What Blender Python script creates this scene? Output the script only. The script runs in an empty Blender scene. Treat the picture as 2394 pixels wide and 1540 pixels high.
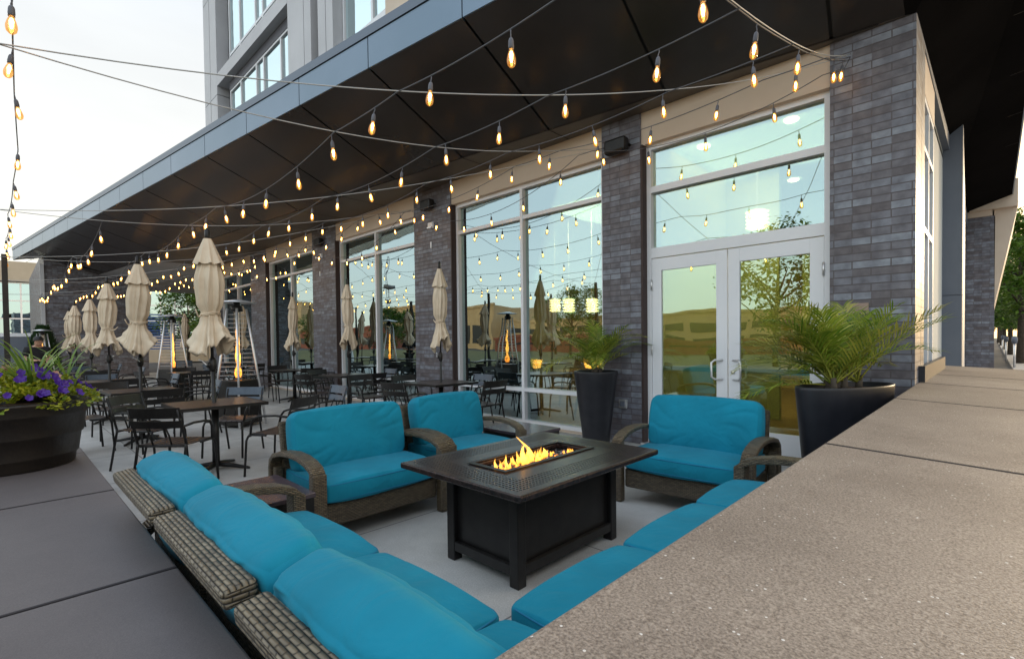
import bpy, bmesh, math, random
import numpy as np
from mathutils import Vector, Matrix, noise
rnd = random.Random(7)
BS = .82
S = bpy.context.scene
COL = S.collection
R = math.radians
PI = math.pi
# ------------------------------------------------------------------ camera
f_, yaw, pit, rol, cy = 1162.34, -0.769294, -0.0207824, -0.0120444, 818.557
H = 1.4
fw = np.array([math.sin(yaw)*math.cos(pit), math.cos(yaw)*math.cos(pit), math.sin(pit)])
r0 = np.array([math.cos(yaw), -math.sin(yaw), 0.0]); u0 = np.cross(r0, fw)
RR = math.cos(rol)*r0+math.sin(rol)*u0
UU = -math.sin(rol)*r0+math.cos(rol)*u0
cam = bpy.data.cameras.new('camera'); co = bpy.data.objects.new('camera', cam); COL.objects.link(co)
cam.sensor_width = 36; cam.lens = f_/2394*36; cam.shift_y = (cy-770)/2394; cam.clip_end = 600; cam.clip_start = 0.02
co.matrix_world = Matrix(((RR[0], UU[0], -fw[0], 0), (RR[1], UU[1], -fw[1], 0), (RR[2], UU[2], -fw[2], H), (0, 0, 0, 1)))
S.camera = co
def ray(x, y): return (x-1197)/f_*RR-(y-cy)/f_*UU+fw
def atz(x, y, z): d = ray(x, y); return Vector(np.array([0, 0, H])+d*(z-H)/d[2])
def aty(x, y, Y): d = ray(x, y); return Vector(np.array([0, 0, H])+d*Y/d[1])
def atw(x, y, w): d = ray(x, y); return Vector(np.array([0, 0, H])+d*w)
# ------------------------------------------------------------------ mesh builder
class MB:
    def __init__(s): s.v = []; s.f = []; s.sm = []; s.mi = []; s.m = 0
    def add(s, vs, fs, smooth=False):
        b = len(s.v); s.v += [tuple(v) for v in vs]
        for q in fs: s.f.append([i+b for i in q]); s.sm.append(smooth); s.mi.append(s.m)
    def box(s, x0, y0, z0, x1, y1, z1, M=None):
        vs = [(x, y, z) for z in (z0, z1) for y in (y0, y1) for x in (x0, x1)]
        if M: vs = [M @ Vector(v) for v in vs]
        s.add(vs, [(0, 2, 3, 1), (4, 5, 7, 6), (0, 1, 5, 4), (2, 6, 7, 3), (0, 4, 6, 2), (1, 3, 7, 5)])
    def beam(s, a, b, w, h):  # rectangular bar a->b
        a = Vector(a); b = Vector(b); d = b-a; L = d.length; q = d.to_track_quat('X', 'Z').to_matrix().to_4x4()
        s.box(0, -w/2, -h/2, L, w/2, h/2, Matrix.Translation(a) @ q)
    def tube(s, pts, r, n=6, cap=True):
        pts = [Vector(p) for p in pts]; N = len(pts); rs = r if isinstance(r, (list, tuple)) else [r]*N
        vs = []; up = None
        for i, p in enumerate(pts):
            t = (pts[min(i+1, N-1)]-pts[max(i-1, 0)]); t = t.normalized() if t.length > 1e-9 else Vector((0, 0, 1))
            if up is None: up = Vector((0, 0, 1)) if abs(t.z) < .9 else Vector((1, 0, 0))
            a = t.cross(up)
            if a.length < 1e-4: a = t.cross(Vector((0, 1, 0)))
            a.normalize(); b = a.cross(t); up = b
            for k in range(n):
                th = 2*PI*k/n; vs.append(p+rs[i]*(math.cos(th)*a+math.sin(th)*b))
        fs = [(i*n+k, i*n+(k+1) % n, (i+1)*n+(k+1) % n, (i+1)*n+k) for i in range(N-1) for k in range(n)]
        if cap: fs += [tuple(range(n))[::-1], tuple((N-1)*n+k for k in range(n))]
        s.add(vs, fs, True)
    def lathe(s, prof, n=24, c=(0, 0, 0), sx=1, sy=1, close=True, smooth=True):
        vs = []; N = len(prof)
        for r, z in prof:
            for k in range(n):
                th = 2*PI*k/n; vs.append((c[0]+sx*r*math.cos(th), c[1]+sy*r*math.sin(th), c[2]+z))
        fs = [(i*n+k, i*n+(k+1) % n, (i+1)*n+(k+1) % n, (i+1)*n+k) for i in range(N-1) for k in range(n)]
        if close: fs += [tuple(range(n))[::-1], tuple((N-1)*n+k for k in range(n))]
        s.add(vs, fs, smooth)
    def strip(s, prof, x0, x1, smooth=False):
        """closed (y,z) polygon ring extruded along x"""
        n = len(prof); vs = [(x0, y, z) for y, z in prof]+[(x1, y, z) for y, z in prof]
        s.add(vs, [(i, (i+1) % n, n+(i+1) % n, n+i) for i in range(n)], smooth)
        s.add(vs, [tuple(range(n))[::-1], tuple(range(n, 2*n))], False)
    def sweep(s, path, th, x0, x1):
        """thick ribbon following (y,z) path, between x0 and x1"""
        N = len(path); P = [Vector((a, b)) for a, b in path]; vs = []
        for i, p in enumerate(P):
            t = (P[min(i+1, N-1)]-P[max(i-1, 0)]).normalized(); nn = Vector((-t.y, t.x))
            for q in (p+nn*th/2, p-nn*th/2):
                vs += [(x0, q.x, q.y), (x1, q.x, q.y)]
        fs = []
        for i in range(N-1):
            a = i*4; b = a+4
            fs += [(a, a+1, b+1, b), (a+2, b+2, b+3, a+3), (a, b, b+2, a+2), (a+1, a+3, b+3, b+1)]
        fs += [(0, 2, 3, 1), ((N-1)*4, (N-1)*4+1, (N-1)*4+3, (N-1)*4+2)]
        s.add(vs, fs, False)
    def grid(s, fn, nu, nv, smooth=True, wrap=False):
        vs = [fn(i/nu, j/nv) for j in range(nv+1) for i in range(nu+1)]
        fs = [(j*(nu+1)+i, j*(nu+1)+i+1, (j+1)*(nu+1)+i+1, (j+1)*(nu+1)+i) for j in range(nv) for i in range(nu)]
        s.add(vs, fs, smooth)
    def rot(s, M):
        s.v = [tuple(M @ Vector(v)) for v in s.v]; return s
    def build(s, name, mats, parent=None, bevel=0, seg=2, loc=None, merge=False, subs=0):
        me = bpy.data.meshes.new(name); me.from_pydata(s.v, [], s.f)
        if not isinstance(mats, (list, tuple)): mats = [mats]
        for m in mats: me.materials.append(m)
        me.polygons.foreach_set('use_smooth', s.sm); me.polygons.foreach_set('material_index', s.mi)
        if merge:
            bm = bmesh.new(); bm.from_mesh(me); bmesh.ops.remove_doubles(bm, verts=bm.verts, dist=1e-5)
            bmesh.ops.recalc_face_normals(bm, faces=bm.faces); bm.to_mesh(me); bm.free()
        uv = me.uv_layers.new(name='UVMap')
        nv = len(me.vertices); cs = np.empty(nv*3); me.vertices.foreach_get('co', cs); cs = cs.reshape(-1, 3)
        nl = len(me.loops); li = np.empty(nl, int); me.loops.foreach_get('vertex_index', li)
        npoly = len(me.polygons); nr = np.empty(npoly*3); me.polygons.foreach_get('normal', nr); nr = np.abs(nr.reshape(-1, 3))
        lt = np.empty(npoly, int); me.polygons.foreach_get('loop_total', lt)
        ax = np.repeat(np.argmax(nr+np.array([0, 1e-4, 2e-4]), axis=1), lt)
        c = cs[li]; U = np.where(ax == 0, c[:, 1], c[:, 0]); V = np.where(ax == 2, c[:, 1], c[:, 2])
        uv.data.foreach_set('uv', np.stack([U, V], 1).astype(np.float32).ravel())
        o = bpy.data.objects.new(name, me); COL.objects.link(o)
        if parent: o.parent = parent
        if loc is not None: o.location = loc
        if bevel:
            b = o.modifiers.new('bevel', 'BEVEL'); b.width = bevel; b.segments = seg; b.limit_method = 'ANGLE'; b.angle_limit = R(40)
        if subs:
            b = o.modifiers.new('sub', 'SUBSURF'); b.levels = b.render_levels = subs
        return o
def tag(o, label=None, cat=None, group=None, kind=None):
    if label: o['label'] = label
    if cat: o['category'] = cat
    if group: o['group'] = group
    if kind: o['kind'] = kind
    return o
def empty(name, loc=(0, 0, 0), rz=0, label=None, cat=None, group=None):
    o = bpy.data.objects.new(name, None); COL.objects.link(o); o.location = loc; o.rotation_euler = (0, 0, rz)
    o.empty_display_size = .1
    return tag(o, label, cat, group)
def copy_tree(o, parent=None):
    c = o.copy(); COL.objects.link(c); c.parent = parent
    for ch in [x for x in o.children]: copy_tree(ch, c)
    return c
def place(proto, used, loc, rz, label):
    """first use moves the prototype itself, later ones are copies"""
    if id(proto) in used: o = copy_tree(proto)
    else: used.add(id(proto)); o = proto
    o.location = loc; o.rotation_euler = (0, 0, rz); o['label'] = label
    return o
used = set()
# ------------------------------------------------------------------ materials
def nmat(name):
    m = bpy.data.materials.new(name); m.use_nodes = True; nt = m.node_tree
    return m, nt, nt.nodes['Principled BSDF']
def N(nt, t, **k):
    n = nt.nodes.new(t)
    for a, b in k.items():
        if a.startswith('i_'):
            key = a[2:]; key = int(key) if key.isdigit() else key.replace('_', ' ')
            n.inputs[key].default_value = b
        else: setattr(n, a, b)
    return n
def c4(c): return (c[0], c[1], c[2], 1)
def pm(name, c1, c2=None, scale=5, rough=.5, metal=0, bump=0, bscale=None, spec=None, coat=0, lo=.35, hi=.65, uv=True, rvar=0, detail=6):
    m, nt, P = nmat(name)
    P.inputs['Base Color'].default_value = c4(c1); P.inputs['Roughness'].default_value = rough; P.inputs['Metallic'].default_value = metal
    if spec is not None: P.inputs['Specular IOR Level'].default_value = spec
    if coat: P.inputs['Coat Weight'].default_value = coat; P.inputs['Coat Roughness'].default_value = .15
    tc = N(nt, 'ShaderNodeTexCoord'); src = tc.outputs['Object']
    if c2 is not None:
        n = N(nt, 'ShaderNodeTexNoise', i_Scale=scale, i_Detail=float(detail), i_Roughness=.6); nt.links.new(src, n.inputs['Vector'])
        r = N(nt, 'ShaderNodeValToRGB'); r.color_ramp.elements[0].position = lo; r.color_ramp.elements[1].position = hi
        r.color_ramp.elements[0].color = c4(c1); r.color_ramp.elements[1].color = c4(c2)
        nt.links.new(n.outputs['Fac'], r.inputs['Fac']); nt.links.new(r.outputs['Color'], P.inputs['Base Color'])
        if rvar:
            mr = N(nt, 'ShaderNodeMapRange', i_3=rough-rvar, i_4=rough+rvar); nt.links.new(n.outputs['Fac'], mr.inputs[0]); nt.links.new(mr.outputs[0], P.inputs['Roughness'])
    if bump:
        n2 = N(nt, 'ShaderNodeTexNoise', i_Scale=bscale or scale*6, i_Detail=4.0); nt.links.new(src, n2.inputs['Vector'])
        b = N(nt, 'ShaderNodeBump', i_Strength=bump, i_Distance=.01); nt.links.new(n2.outputs['Fac'], b.inputs['Height']); nt.links.new(b.outputs['Normal'], P.inputs['Normal'])
    return m
def brickmat(name, c1, c2, mort, bw, bh, ms, rough=.6, bump=.6, noise_c=None, off=.5, nscale=3, spec=.5, bdist=.006):
    m, nt, P = nmat(name); tc = N(nt, 'ShaderNodeTexCoord')
    b = N(nt, 'ShaderNodeTexBrick', i_Scale=1.0, i_Color1=c4(c1), i_Color2=c4(c2), i_Mortar=c4(mort)); b.offset = off
    b.inputs['Brick Width'].default_value = bw; b.inputs['Row Height'].default_value = bh; b.inputs['Mortar Size'].default_value = ms; b.inputs['Mortar Smooth'].default_value = .25
    nt.links.new(tc.outputs['UV'], b.inputs['Vector']); col = b.outputs['Color']
    if noise_c:
        n = N(nt, 'ShaderNodeTexNoise', i_Scale=float(nscale), i_Detail=5.0); nt.links.new(tc.outputs['Object'], n.inputs['Vector'])
        r = N(nt, 'ShaderNodeValToRGB'); r.color_ramp.elements[0].position = .38; r.color_ramp.elements[1].position = .66
        r.color_ramp.elements[0].color = (1, 1, 1, 1); r.color_ramp.elements[1].color = c4(noise_c); nt.links.new(n.outputs['Fac'], r.inputs['Fac'])
        mx = N(nt, 'ShaderNodeMixRGB', blend_type='MULTIPLY', i_Fac=1.0); nt.links.new(col, mx.inputs[1]); nt.links.new(r.outputs['Color'], mx.inputs[2]); col = mx.outputs['Color']
    nt.links.new(col, P.inputs['Base Color']); P.inputs['Roughness'].default_value = rough; P.inputs['Specular IOR Level'].default_value = spec
    inv = N(nt, 'ShaderNodeMath', operation='SUBTRACT', i_0=1.0); nt.links.new(b.outputs['Fac'], inv.inputs[1])
    n2 = N(nt, 'ShaderNodeTexNoise', i_Scale=60.0, i_Detail=4.0); nt.links.new(tc.outputs['Object'], n2.inputs['Vector'])
    ad = N(nt, 'ShaderNodeMath', operation='MULTIPLY_ADD', i_1=.35); nt.links.new(n2.outputs['Fac'], ad.inputs[0]); nt.links.new(inv.outputs[0], ad.inputs[2])
    bp = N(nt, 'ShaderNodeBump', i_Strength=bump, i_Distance=bdist); nt.links.new(ad.outputs[0], bp.inputs['Height']); nt.links.new(bp.outputs['Normal'], P.inputs['Normal'])
    return m
def emat(name, col, st):
    m, nt, P = nmat(name); P.inputs['Base Color'].default_value = (0, 0, 0, 1)
    P.inputs['Emission Color'].default_value = c4(col); P.inputs['Emission Strength'].default_value = st; return m
M = {}
# dark facade brick with real per-brick variation
def facade_brick():
    m, nt, P = nmat('dark_brick'); tc = N(nt, 'ShaderNodeTexCoord')
    def bt(c1, c2, mo):
        b = N(nt, 'ShaderNodeTexBrick', i_Scale=1.0, i_Color1=c4(c1), i_Color2=c4(c2), i_Mortar=c4(mo)); b.offset = .5
        b.inputs['Brick Width'].default_value = .31; b.inputs['Row Height'].default_value = .0762; b.inputs['Mortar Size'].default_value = .0055; b.inputs['Mortar Smooth'].default_value = .2
        nt.links.new(tc.outputs['UV'], b.inputs['Vector']); return b
    b = bt((.10, .115, .155), (.19, .235, .30), (.105, .09, .09))
    b2 = bt((0, 0, 0), (1, 1, 1), (0, 0, 0)); b2.offset = .5
    # second per brick random through a white noise on brick index
    sep = N(nt, 'ShaderNodeSeparateXYZ'); nt.links.new(tc.outputs['UV'], sep.inputs[0])
    row = N(nt, 'ShaderNodeMath', operation='DIVIDE', i_1=.0762); nt.links.new(sep.outputs[1], row.inputs[0])
    rf = N(nt, 'ShaderNodeMath', operation='FLOOR'); nt.links.new(row.outputs[0], rf.inputs[0])
    md = N(nt, 'ShaderNodeMath', operation='MODULO', i_1=2.0); nt.links.new(rf.outputs[0], md.inputs[0])
    ab = N(nt, 'ShaderNodeMath', operation='ABSOLUTE'); nt.links.new(md.outputs[0], ab.inputs[0])
    hx = N(nt, 'ShaderNodeMath', operation='MULTIPLY_ADD', i_1=-.155); nt.links.new(ab.outputs[0], hx.inputs[0]); nt.links.new(sep.outputs[0], hx.inputs[2])
    cx = N(nt, 'ShaderNodeMath', operation='DIVIDE', i_1=.31); nt.links.new(hx.outputs[0], cx.inputs[0])
    cf = N(nt, 'ShaderNodeMath', operation='FLOOR'); nt.links.new(cx.outputs[0], cf.inputs[0])
    cb = N(nt, 'ShaderNodeCombineXYZ'); nt.links.new(cf.outputs[0], cb.inputs[0]); nt.links.new(rf.outputs[0], cb.inputs[1])
    wn = N(nt, 'ShaderNodeTexWhiteNoise'); nt.links.new(cb.outputs[0], wn.inputs['Vector'])
    r = N(nt, 'ShaderNodeValToRGB'); e = r.color_ramp.elements
    e[0].color = (.125, .11, .12, 1); e[1].color = (.29, .32, .37, 1)
    for p, c in ((.10, (.15, .137, .15, 1)), (.35, (.17, .165, .188, 1)), (.6, (.185, .19, .225, 1)), (.88, (.23, .25, .295, 1))):
        x = e.new(p); x.color = c
    nt.links.new(wn.outputs['Value'], r.inputs['Fac'])
    n = N(nt, 'ShaderNodeTexNoise', i_Scale=9.0, i_Detail=9.0); nt.links.new(tc.outputs['Object'], n.inputs['Vector'])
    n1 = N(nt, 'ShaderNodeValToRGB'); n1.color_ramp.elements[0].position = .3; n1.color_ramp.elements[1].position = .7
    n1.color_ramp.elements[0].color = (.55, .52, .54, 1); n1.color_ramp.elements[1].color = (1.15, 1.15, 1.15, 1); nt.links.new(n.outputs['Fac'], n1.inputs['Fac'])
    mu = N(nt, 'ShaderNodeMixRGB', blend_type='MULTIPLY', i_Fac=1.0); nt.links.new(r.outputs['Color'], mu.inputs[1]); nt.links.new(n1.outputs['Color'], mu.inputs[2])
    mx = N(nt, 'ShaderNodeMixRGB', i_2=(.10, .085, .09, 1)); nt.links.new(b.outputs['Fac'], mx.inputs[0]); nt.links.new(mu.outputs[0], mx.inputs[1])
    nt.links.new(mx.outputs[0], P.inputs['Base Color']); P.inputs['Roughness'].default_value = .42
    inv = N(nt, 'ShaderNodeMath', operation='SUBTRACT', i_0=1.0); nt.links.new(b.outputs['Fac'], inv.inputs[1])
    ad = N(nt, 'ShaderNodeMath', operation='MULTIPLY_ADD', i_1=.5); nt.links.new(n.outputs['Fac'], ad.inputs[0]); nt.links.new(inv.outputs[0], ad.inputs[2])
    ad2 = N(nt, 'ShaderNodeMath', operation='MULTIPLY_ADD', i_1=.35); nt.links.new(wn.outputs['Value'], ad2.inputs[0]); nt.links.new(ad.outputs[0], ad2.inputs[2])
    bp = N(nt, 'ShaderNodeBump', i_Strength=.7, i_Distance=.008); nt.links.new(ad2.outputs[0], bp.inputs['Height']); nt.links.new(bp.outputs['Normal'], P.inputs['Normal'])
    return m
M['brick'] = facade_brick()
def concrete(name, c1, c2, jw, jh, joint, jm, rough=.75, speck=None, sscale=260, bump=.25, off=0.0, ox=0, oy=0):
    m, nt, P = nmat(name); tc = N(nt, 'ShaderNodeTexCoord')
    n = N(nt, 'ShaderNodeTexNoise', i_Scale=.9, i_Detail=8.0, i_Roughness=.65); nt.links.new(tc.outputs['Object'], n.inputs['Vector'])
    r = N(nt, 'ShaderNodeValToRGB'); r.color_ramp.elements[0].position = .32; r.color_ramp.elements[1].position = .68
    r.color_ramp.elements[0].color = c4(c1); r.color_ramp.elements[1].color = c4(c2); nt.links.new(n.outputs['Fac'], r.inputs['Fac']); col = r.outputs['Color']
    n2 = N(nt, 'ShaderNodeTexNoise', i_Scale=float(sscale), i_Detail=3.0, i_Roughness=.7); nt.links.new(tc.outputs['Object'], n2.inputs['Vector'])
    r2 = N(nt, 'ShaderNodeValToRGB'); r2.color_ramp.elements[0].position = .34; r2.color_ramp.elements[1].position = .66
    a = speck[0] if speck else (.82, .82, .82); b_ = speck[1] if speck else (1.14, 1.14, 1.14)
    r2.color_ramp.elements[0].color = c4(a); r2.color_ramp.elements[1].color = c4(b_); nt.links.new(n2.outputs['Fac'], r2.inputs['Fac'])
    mu = N(nt, 'ShaderNodeMixRGB', blend_type='MULTIPLY', i_Fac=1.0); nt.links.new(col, mu.inputs[1]); nt.links.new(r2.outputs['Color'], mu.inputs[2]); col = mu.outputs[0]
    if speck and len(speck) > 2:
        v = N(nt, 'ShaderNodeTexVoronoi', i_Scale=speck[2]); nt.links.new(tc.outputs['Object'], v.inputs['Vector'])
        wn = N(nt, 'ShaderNodeSeparateXYZ'); nt.links.new(v.outputs['Color'], wn.inputs[0])
        g = N(nt, 'ShaderNodeMath', operation='GREATER_THAN', i_1=.987); nt.links.new(wn.outputs[0], g.inputs[0])
        l = N(nt, 'ShaderNodeMath', operation='LESS_THAN', i_1=.34); nt.links.new(v.outputs['Distance'], l.inputs[0])
        mm = N(nt, 'ShaderNodeMath', operation='MULTIPLY'); nt.links.new(g.outputs[0], mm.inputs[0]); nt.links.new(l.outputs[0], mm.inputs[1])
        mx = N(nt, 'ShaderNodeMixRGB', i_2=(.75, .72, .68, 1)); nt.links.new(mm.outputs[0], mx.inputs[0]); nt.links.new(col, mx.inputs[1]); col = mx.outputs[0]
    if jw:
        b = N(nt, 'ShaderNodeTexBrick', i_Scale=1.0); b.offset = off; b.inputs['Brick Width'].default_value = jw; b.inputs['Row Height'].default_value = jh; b.inputs['Mortar Size'].default_value = jm
        mp = N(nt, 'ShaderNodeMapping'); mp.inputs['Location'].default_value = (ox, oy, 0); nt.links.new(tc.outputs['UV'], mp.inputs[0]); nt.links.new(mp.outputs[0], b.inputs['Vector'])
        mx = N(nt, 'ShaderNodeMixRGB', i_2=c4(joint)); nt.links.new(b.outputs['Fac'], mx.inputs[0]); nt.links.new(col, mx.inputs[1]); col = mx.outputs[0]
    nt.links.new(col, P.inputs['Base Color']); P.inputs['Roughness'].default_value = rough
    bp = N(nt, 'ShaderNodeBump', i_Strength=bump, i_Distance=.003); nt.links.new(n2.outputs['Fac'], bp.inputs['Height']); nt.links.new(bp.outputs['Normal'], P.inputs['Normal'])
    return m
M['patio'] = concrete('patio_concrete', (.36, .352, .335), (.64, .625, .60), 1.55, 1.55, (.16, .155, .15), .006, rough=.6, sscale=120, ox=.2, oy=.35)
M['slab'] = concrete('dark_cast_stone', (.105, .092, .095), (.15, .135, .135), 0, 0, None, 0, rough=.6, speck=((.8, .8, .82), (1.2, 1.18, 1.18)), sscale=330, bump=.3)
M['coping'] = concrete('granular_stone', (.205, .168, .142), (.365, .308, .26), 0, 0, None, 0, rough=.62, speck=((.5, .47, .45), (1.42, 1.42, 1.4), 130.0), sscale=190, bump=.55)
M['walk'] = concrete('sidewalk_concrete', (.42, .38, .34), (.52, .48, .43), 1.6, 1.6, (.2, .18, .16), .012, sscale=80)
M['grout'] = pm('dark_grout', (.03, .026, .03), rough=.9)
def weave(name, c1, c2, gap, bw=.044, bh=.0145):
    m, nt, P = nmat(name); tc = N(nt, 'ShaderNodeTexCoord')
    def ma(op, a, b=None, c=None):
        n = N(nt, 'ShaderNodeMath', operation=op)
        for i, v in enumerate((a, b, c)):
            if v is None: continue
            if isinstance(v, (int, float)): n.inputs[i].default_value = v
            else: nt.links.new(v, n.inputs[i])
        return n.outputs[0]
    sp = N(nt, 'ShaderNodeSeparateXYZ'); nt.links.new(tc.outputs['UV'], sp.inputs[0]); u, v = sp.outputs[0], sp.outputs[1]
    row = ma('FLOOR', ma('DIVIDE', v, bh)); par = ma('ABSOLUTE', ma('MODULO', row, 2.0)); uo = ma('MULTIPLY_ADD', par, bw/2, u)
    a = ma('POWER', ma('ABSOLUTE', ma('SINE', ma('MULTIPLY', uo, PI/bw))), .28); b = ma('POWER', ma('ABSOLUTE', ma('SINE', ma('MULTIPLY', v, PI/bh))), .5)
    h = ma('MULTIPLY', a, b); cb = N(nt, 'ShaderNodeCombineXYZ'); nt.links.new(ma('FLOOR', ma('DIVIDE', uo, bw)), cb.inputs[0]); nt.links.new(row, cb.inputs[1])
    wn = N(nt, 'ShaderNodeTexWhiteNoise'); nt.links.new(cb.outputs[0], wn.inputs['Vector'])
    r = N(nt, 'ShaderNodeValToRGB'); r.color_ramp.elements[0].color = c4(c2); r.color_ramp.elements[1].color = c4(c1); nt.links.new(wn.outputs['Value'], r.inputs['Fac'])
    g = ma('SMOOTH_MIN', ma('MULTIPLY', h, 1.7), 1.0, .2)
    gg = N(nt, 'ShaderNodeMapRange', i_1=.25, i_2=.75); nt.links.new(h, gg.inputs[0])
    mx = N(nt, 'ShaderNodeMixRGB', i_1=c4(gap)); nt.links.new(gg.outputs[0], mx.inputs[0]); nt.links.new(r.outputs['Color'], mx.inputs[2]); nt.links.new(mx.outputs[0], P.inputs['Base Color'])
    P.inputs['Roughness'].default_value = .34
    bp = N(nt, 'ShaderNodeBump', i_Strength=1.0, i_Distance=.006); nt.links.new(h, bp.inputs['Height']); nt.links.new(bp.outputs['Normal'], P.inputs['Normal'])
    return m
M['wicker'] = weave('woven_wicker', (.20, .148, .085), (.09, .062, .034), (.010, .008, .006), .03, .011)
M['wicker_light'] = weave('pale_woven_wicker', (.235, .19, .125), (.115, .09, .058), (.012, .010, .008), .036, .0135)
M['wicker_fine'] = weave('fine_wicker', (.17, .128, .078), (.09, .066, .04), (.012, .010, .008), .032, .0105)
def fabric(name, c):
    m, nt, P = nmat(name); tc = N(nt, 'ShaderNodeTexCoord')
    n = N(nt, 'ShaderNodeTexNoise', i_Scale=3.5, i_Detail=5.0); nt.links.new(tc.outputs['Object'], n.inputs['Vector'])
    r = N(nt, 'ShaderNodeValToRGB'); r.color_ramp.elements[0].position = .3; r.color_ramp.elements[1].position = .7
    r.color_ramp.elements[0].color = c4([x*.86 for x in c]); r.color_ramp.elements[1].color = c4([x*1.1 for x in c])
    nt.links.new(n.outputs['Fac'], r.inputs['Fac']); nt.links.new(r.outputs['Color'], P.inputs['Base Color'])
    P.inputs['Roughness'].default_value = .85; P.inputs['Sheen Weight'].default_value = .05; P.inputs['Specular IOR Level'].default_value = .25
    w = N(nt, 'ShaderNodeTexNoise', i_Scale=5.0, i_Detail=2.0, i_Distortion=2.2); nt.links.new(tc.outputs['Object'], w.inputs['Vector'])
    n3 = N(nt, 'ShaderNodeTexNoise', i_Scale=500.0, i_Detail=2.0); nt.links.new(tc.outputs['Object'], n3.inputs['Vector'])
    ad = N(nt, 'ShaderNodeMath', operation='MULTIPLY_ADD', i_1=.06); nt.links.new(n3.outputs['Fac'], ad.inputs[0]); nt.links.new(w.outputs['Fac'], ad.inputs[2])
    bp = N(nt, 'ShaderNodeBump', i_Strength=.45, i_Distance=.018); nt.links.new(ad.outputs[0], bp.inputs['Height']); nt.links.new(bp.outputs['Normal'], P.inputs['Normal'])
    return m
M['teal'] = fabric('turquoise_canvas', (.005, .23, .345))
M['piping'] = pm('turquoise_piping', (.004, .17, .31), rough=.8)
M['canvas'] = pm('beige_canvas', (.68, .55, .40), (.80, .68, .52), 4, .9, bump=.15, bscale=25)
M['black'] = pm('black_metal', (.011, .010, .010), (.022, .020, .019), 8, .38, metal=.2, spec=.5)
M['slat'] = pm('dark_brown_slat', (.045, .032, .028), (.075, .055, .048), 14, .28, spec=.5)
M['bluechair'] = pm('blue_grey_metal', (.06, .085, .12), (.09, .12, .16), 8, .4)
M['white'] = pm('white_aluminium', (.86, .88, .92), (.90, .91, .94), 2, .4)
M['beige'] = pm('beige_panel', (.66, .53, .41), (.72, .59, .47), 1.2, .6)
M['soffit'] = pm('dark_soffit_panel', (.045, .038, .035), (.064, .054, .049), .6, .26, metal=.35, spec=.6)
M['fascia'] = pm('blue_grey_fascia', (.17, .23, .29), (.20, .26, .33), .5, .32, metal=.75)
M['edge'] = pm('fascia_edge_metal', (.13, .16, .2), rough=.35, metal=.6)
M['joint'] = pm('joint_black', (.008, .008, .008), rough=.8)
M['tower'] = pm('light_grey_panel', (.50, .50, .52), (.58, .58, .60), .6, .45)
M['tower_dark'] = pm('dark_reveal_panel', (.10, .10, .12), rough=.5)
M['brown'] = pm('brown_recess_panel', (.045, .025, .022), rough=.6)
M['steel'] = pm('brushed_steel', (.72, .72, .73), (.85, .85, .85), 20, .3, metal=.7)
M['grey'] = pm('grey_panel', (.13, .15, .19), (.15, .17, .21), 2, .6)
M['planter'] = pm('charcoal_planter', (.012, .013, .018), (.022, .022, .028), 6, .38, spec=.5)
M['barrel'] = pm('dark_brown_barrel', (.010, .008, .007), (.019, .015, .012), 5, .42, bump=.25, bscale=30)
M['soil'] = pm('bark_mulch', (.05, .022, .012), (.16, .075, .04), 45, .95, bump=1, bscale=60)
M['metal_top'] = None
def leafmat(name, c1, c2, scale=6, rough=.45, trans=.25):
    m, nt, P = nmat(name); tc = N(nt, 'ShaderNodeTexCoord'); g = N(nt, 'ShaderNodeNewGeometry')
    r = N(nt, 'ShaderNodeValToRGB'); r.color_ramp.elements[0].color = c4(c1); r.color_ramp.elements[1].color = c4(c2)
    nt.links.new(g.outputs['Random Per Island'], r.inputs['Fac']); nt.links.new(r.outputs['Color'], P.inputs['Base Color'])
    P.inputs['Roughness'].default_value = rough
    tr = N(nt, 'ShaderNodeBsdfTranslucent'); nt.links.new(r.outputs['Color'], tr.inputs['Color'])
    mx = N(nt, 'ShaderNodeMixShader', i_0=trans); nt.links.new(P.outputs[0], mx.inputs[1]); nt.links.new(tr.outputs[0], mx.inputs[2])
    nt.links.new(mx.outputs[0], nt.nodes['Material Output'].inputs['Surface'])
    return m
M['palm'] = leafmat('palm_green', (.09, .19, .012), (.32, .40, .04))
M['palm2'] = leafmat('palm_yellow_green', (.16, .22, .02), (.50, .48, .08))
M['lime'] = leafmat('lime_foliage', (.13, .22, .01), (.50, .50, .04))
M['blade'] = leafmat('grass_blade', (.10, .22, .03), (.34, .42, .10))
M['petunia'] = leafmat('violet_petals', (.035, .008, .22), (.12, .04, .45))
M['redf'] = leafmat('red_petals', (.45, .01, .015), (.7, .05, .04))
M['pink'] = leafmat('pink_petals', (.5, .25, .22), (.65, .4, .33))
M['cypress'] = leafmat('cypress_green', (.008, .035, .008), (.03, .08, .015), trans=.1)
M['tree'] = leafmat('tree_leaves', (.03, .08, .008), (.12, .22, .02))
M['tree_dark'] = leafmat('street_tree_leaves', (.03, .09, .006), (.14, .25, .02))
M['bark'] = pm('tree_bark', (.05, .04, .03), (.10, .08, .06), 9, .9, bump=.6)
M['skin'] = pm('skin', (.50, .28, .19), rough=.5)
M['hair'] = pm('black_hair', (.008, .007, .007), rough=.5)
M['shirt'] = pm('black_shirt', (.012, .012, .014), (.02, .02, .022), 8, .9)
M['cable'] = pm('pale_steel_cable', (.50, .49, .47), rough=.45)
M['wire'] = pm('grey_rubber_cord', (.11, .11, .12), rough=.6)
M['socket'] = pm('grey_rubber_socket', (.12, .12, .14), rough=.5)
M['filament'] = emat('glowing_filament', (1, .56, .17), 45)
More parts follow.
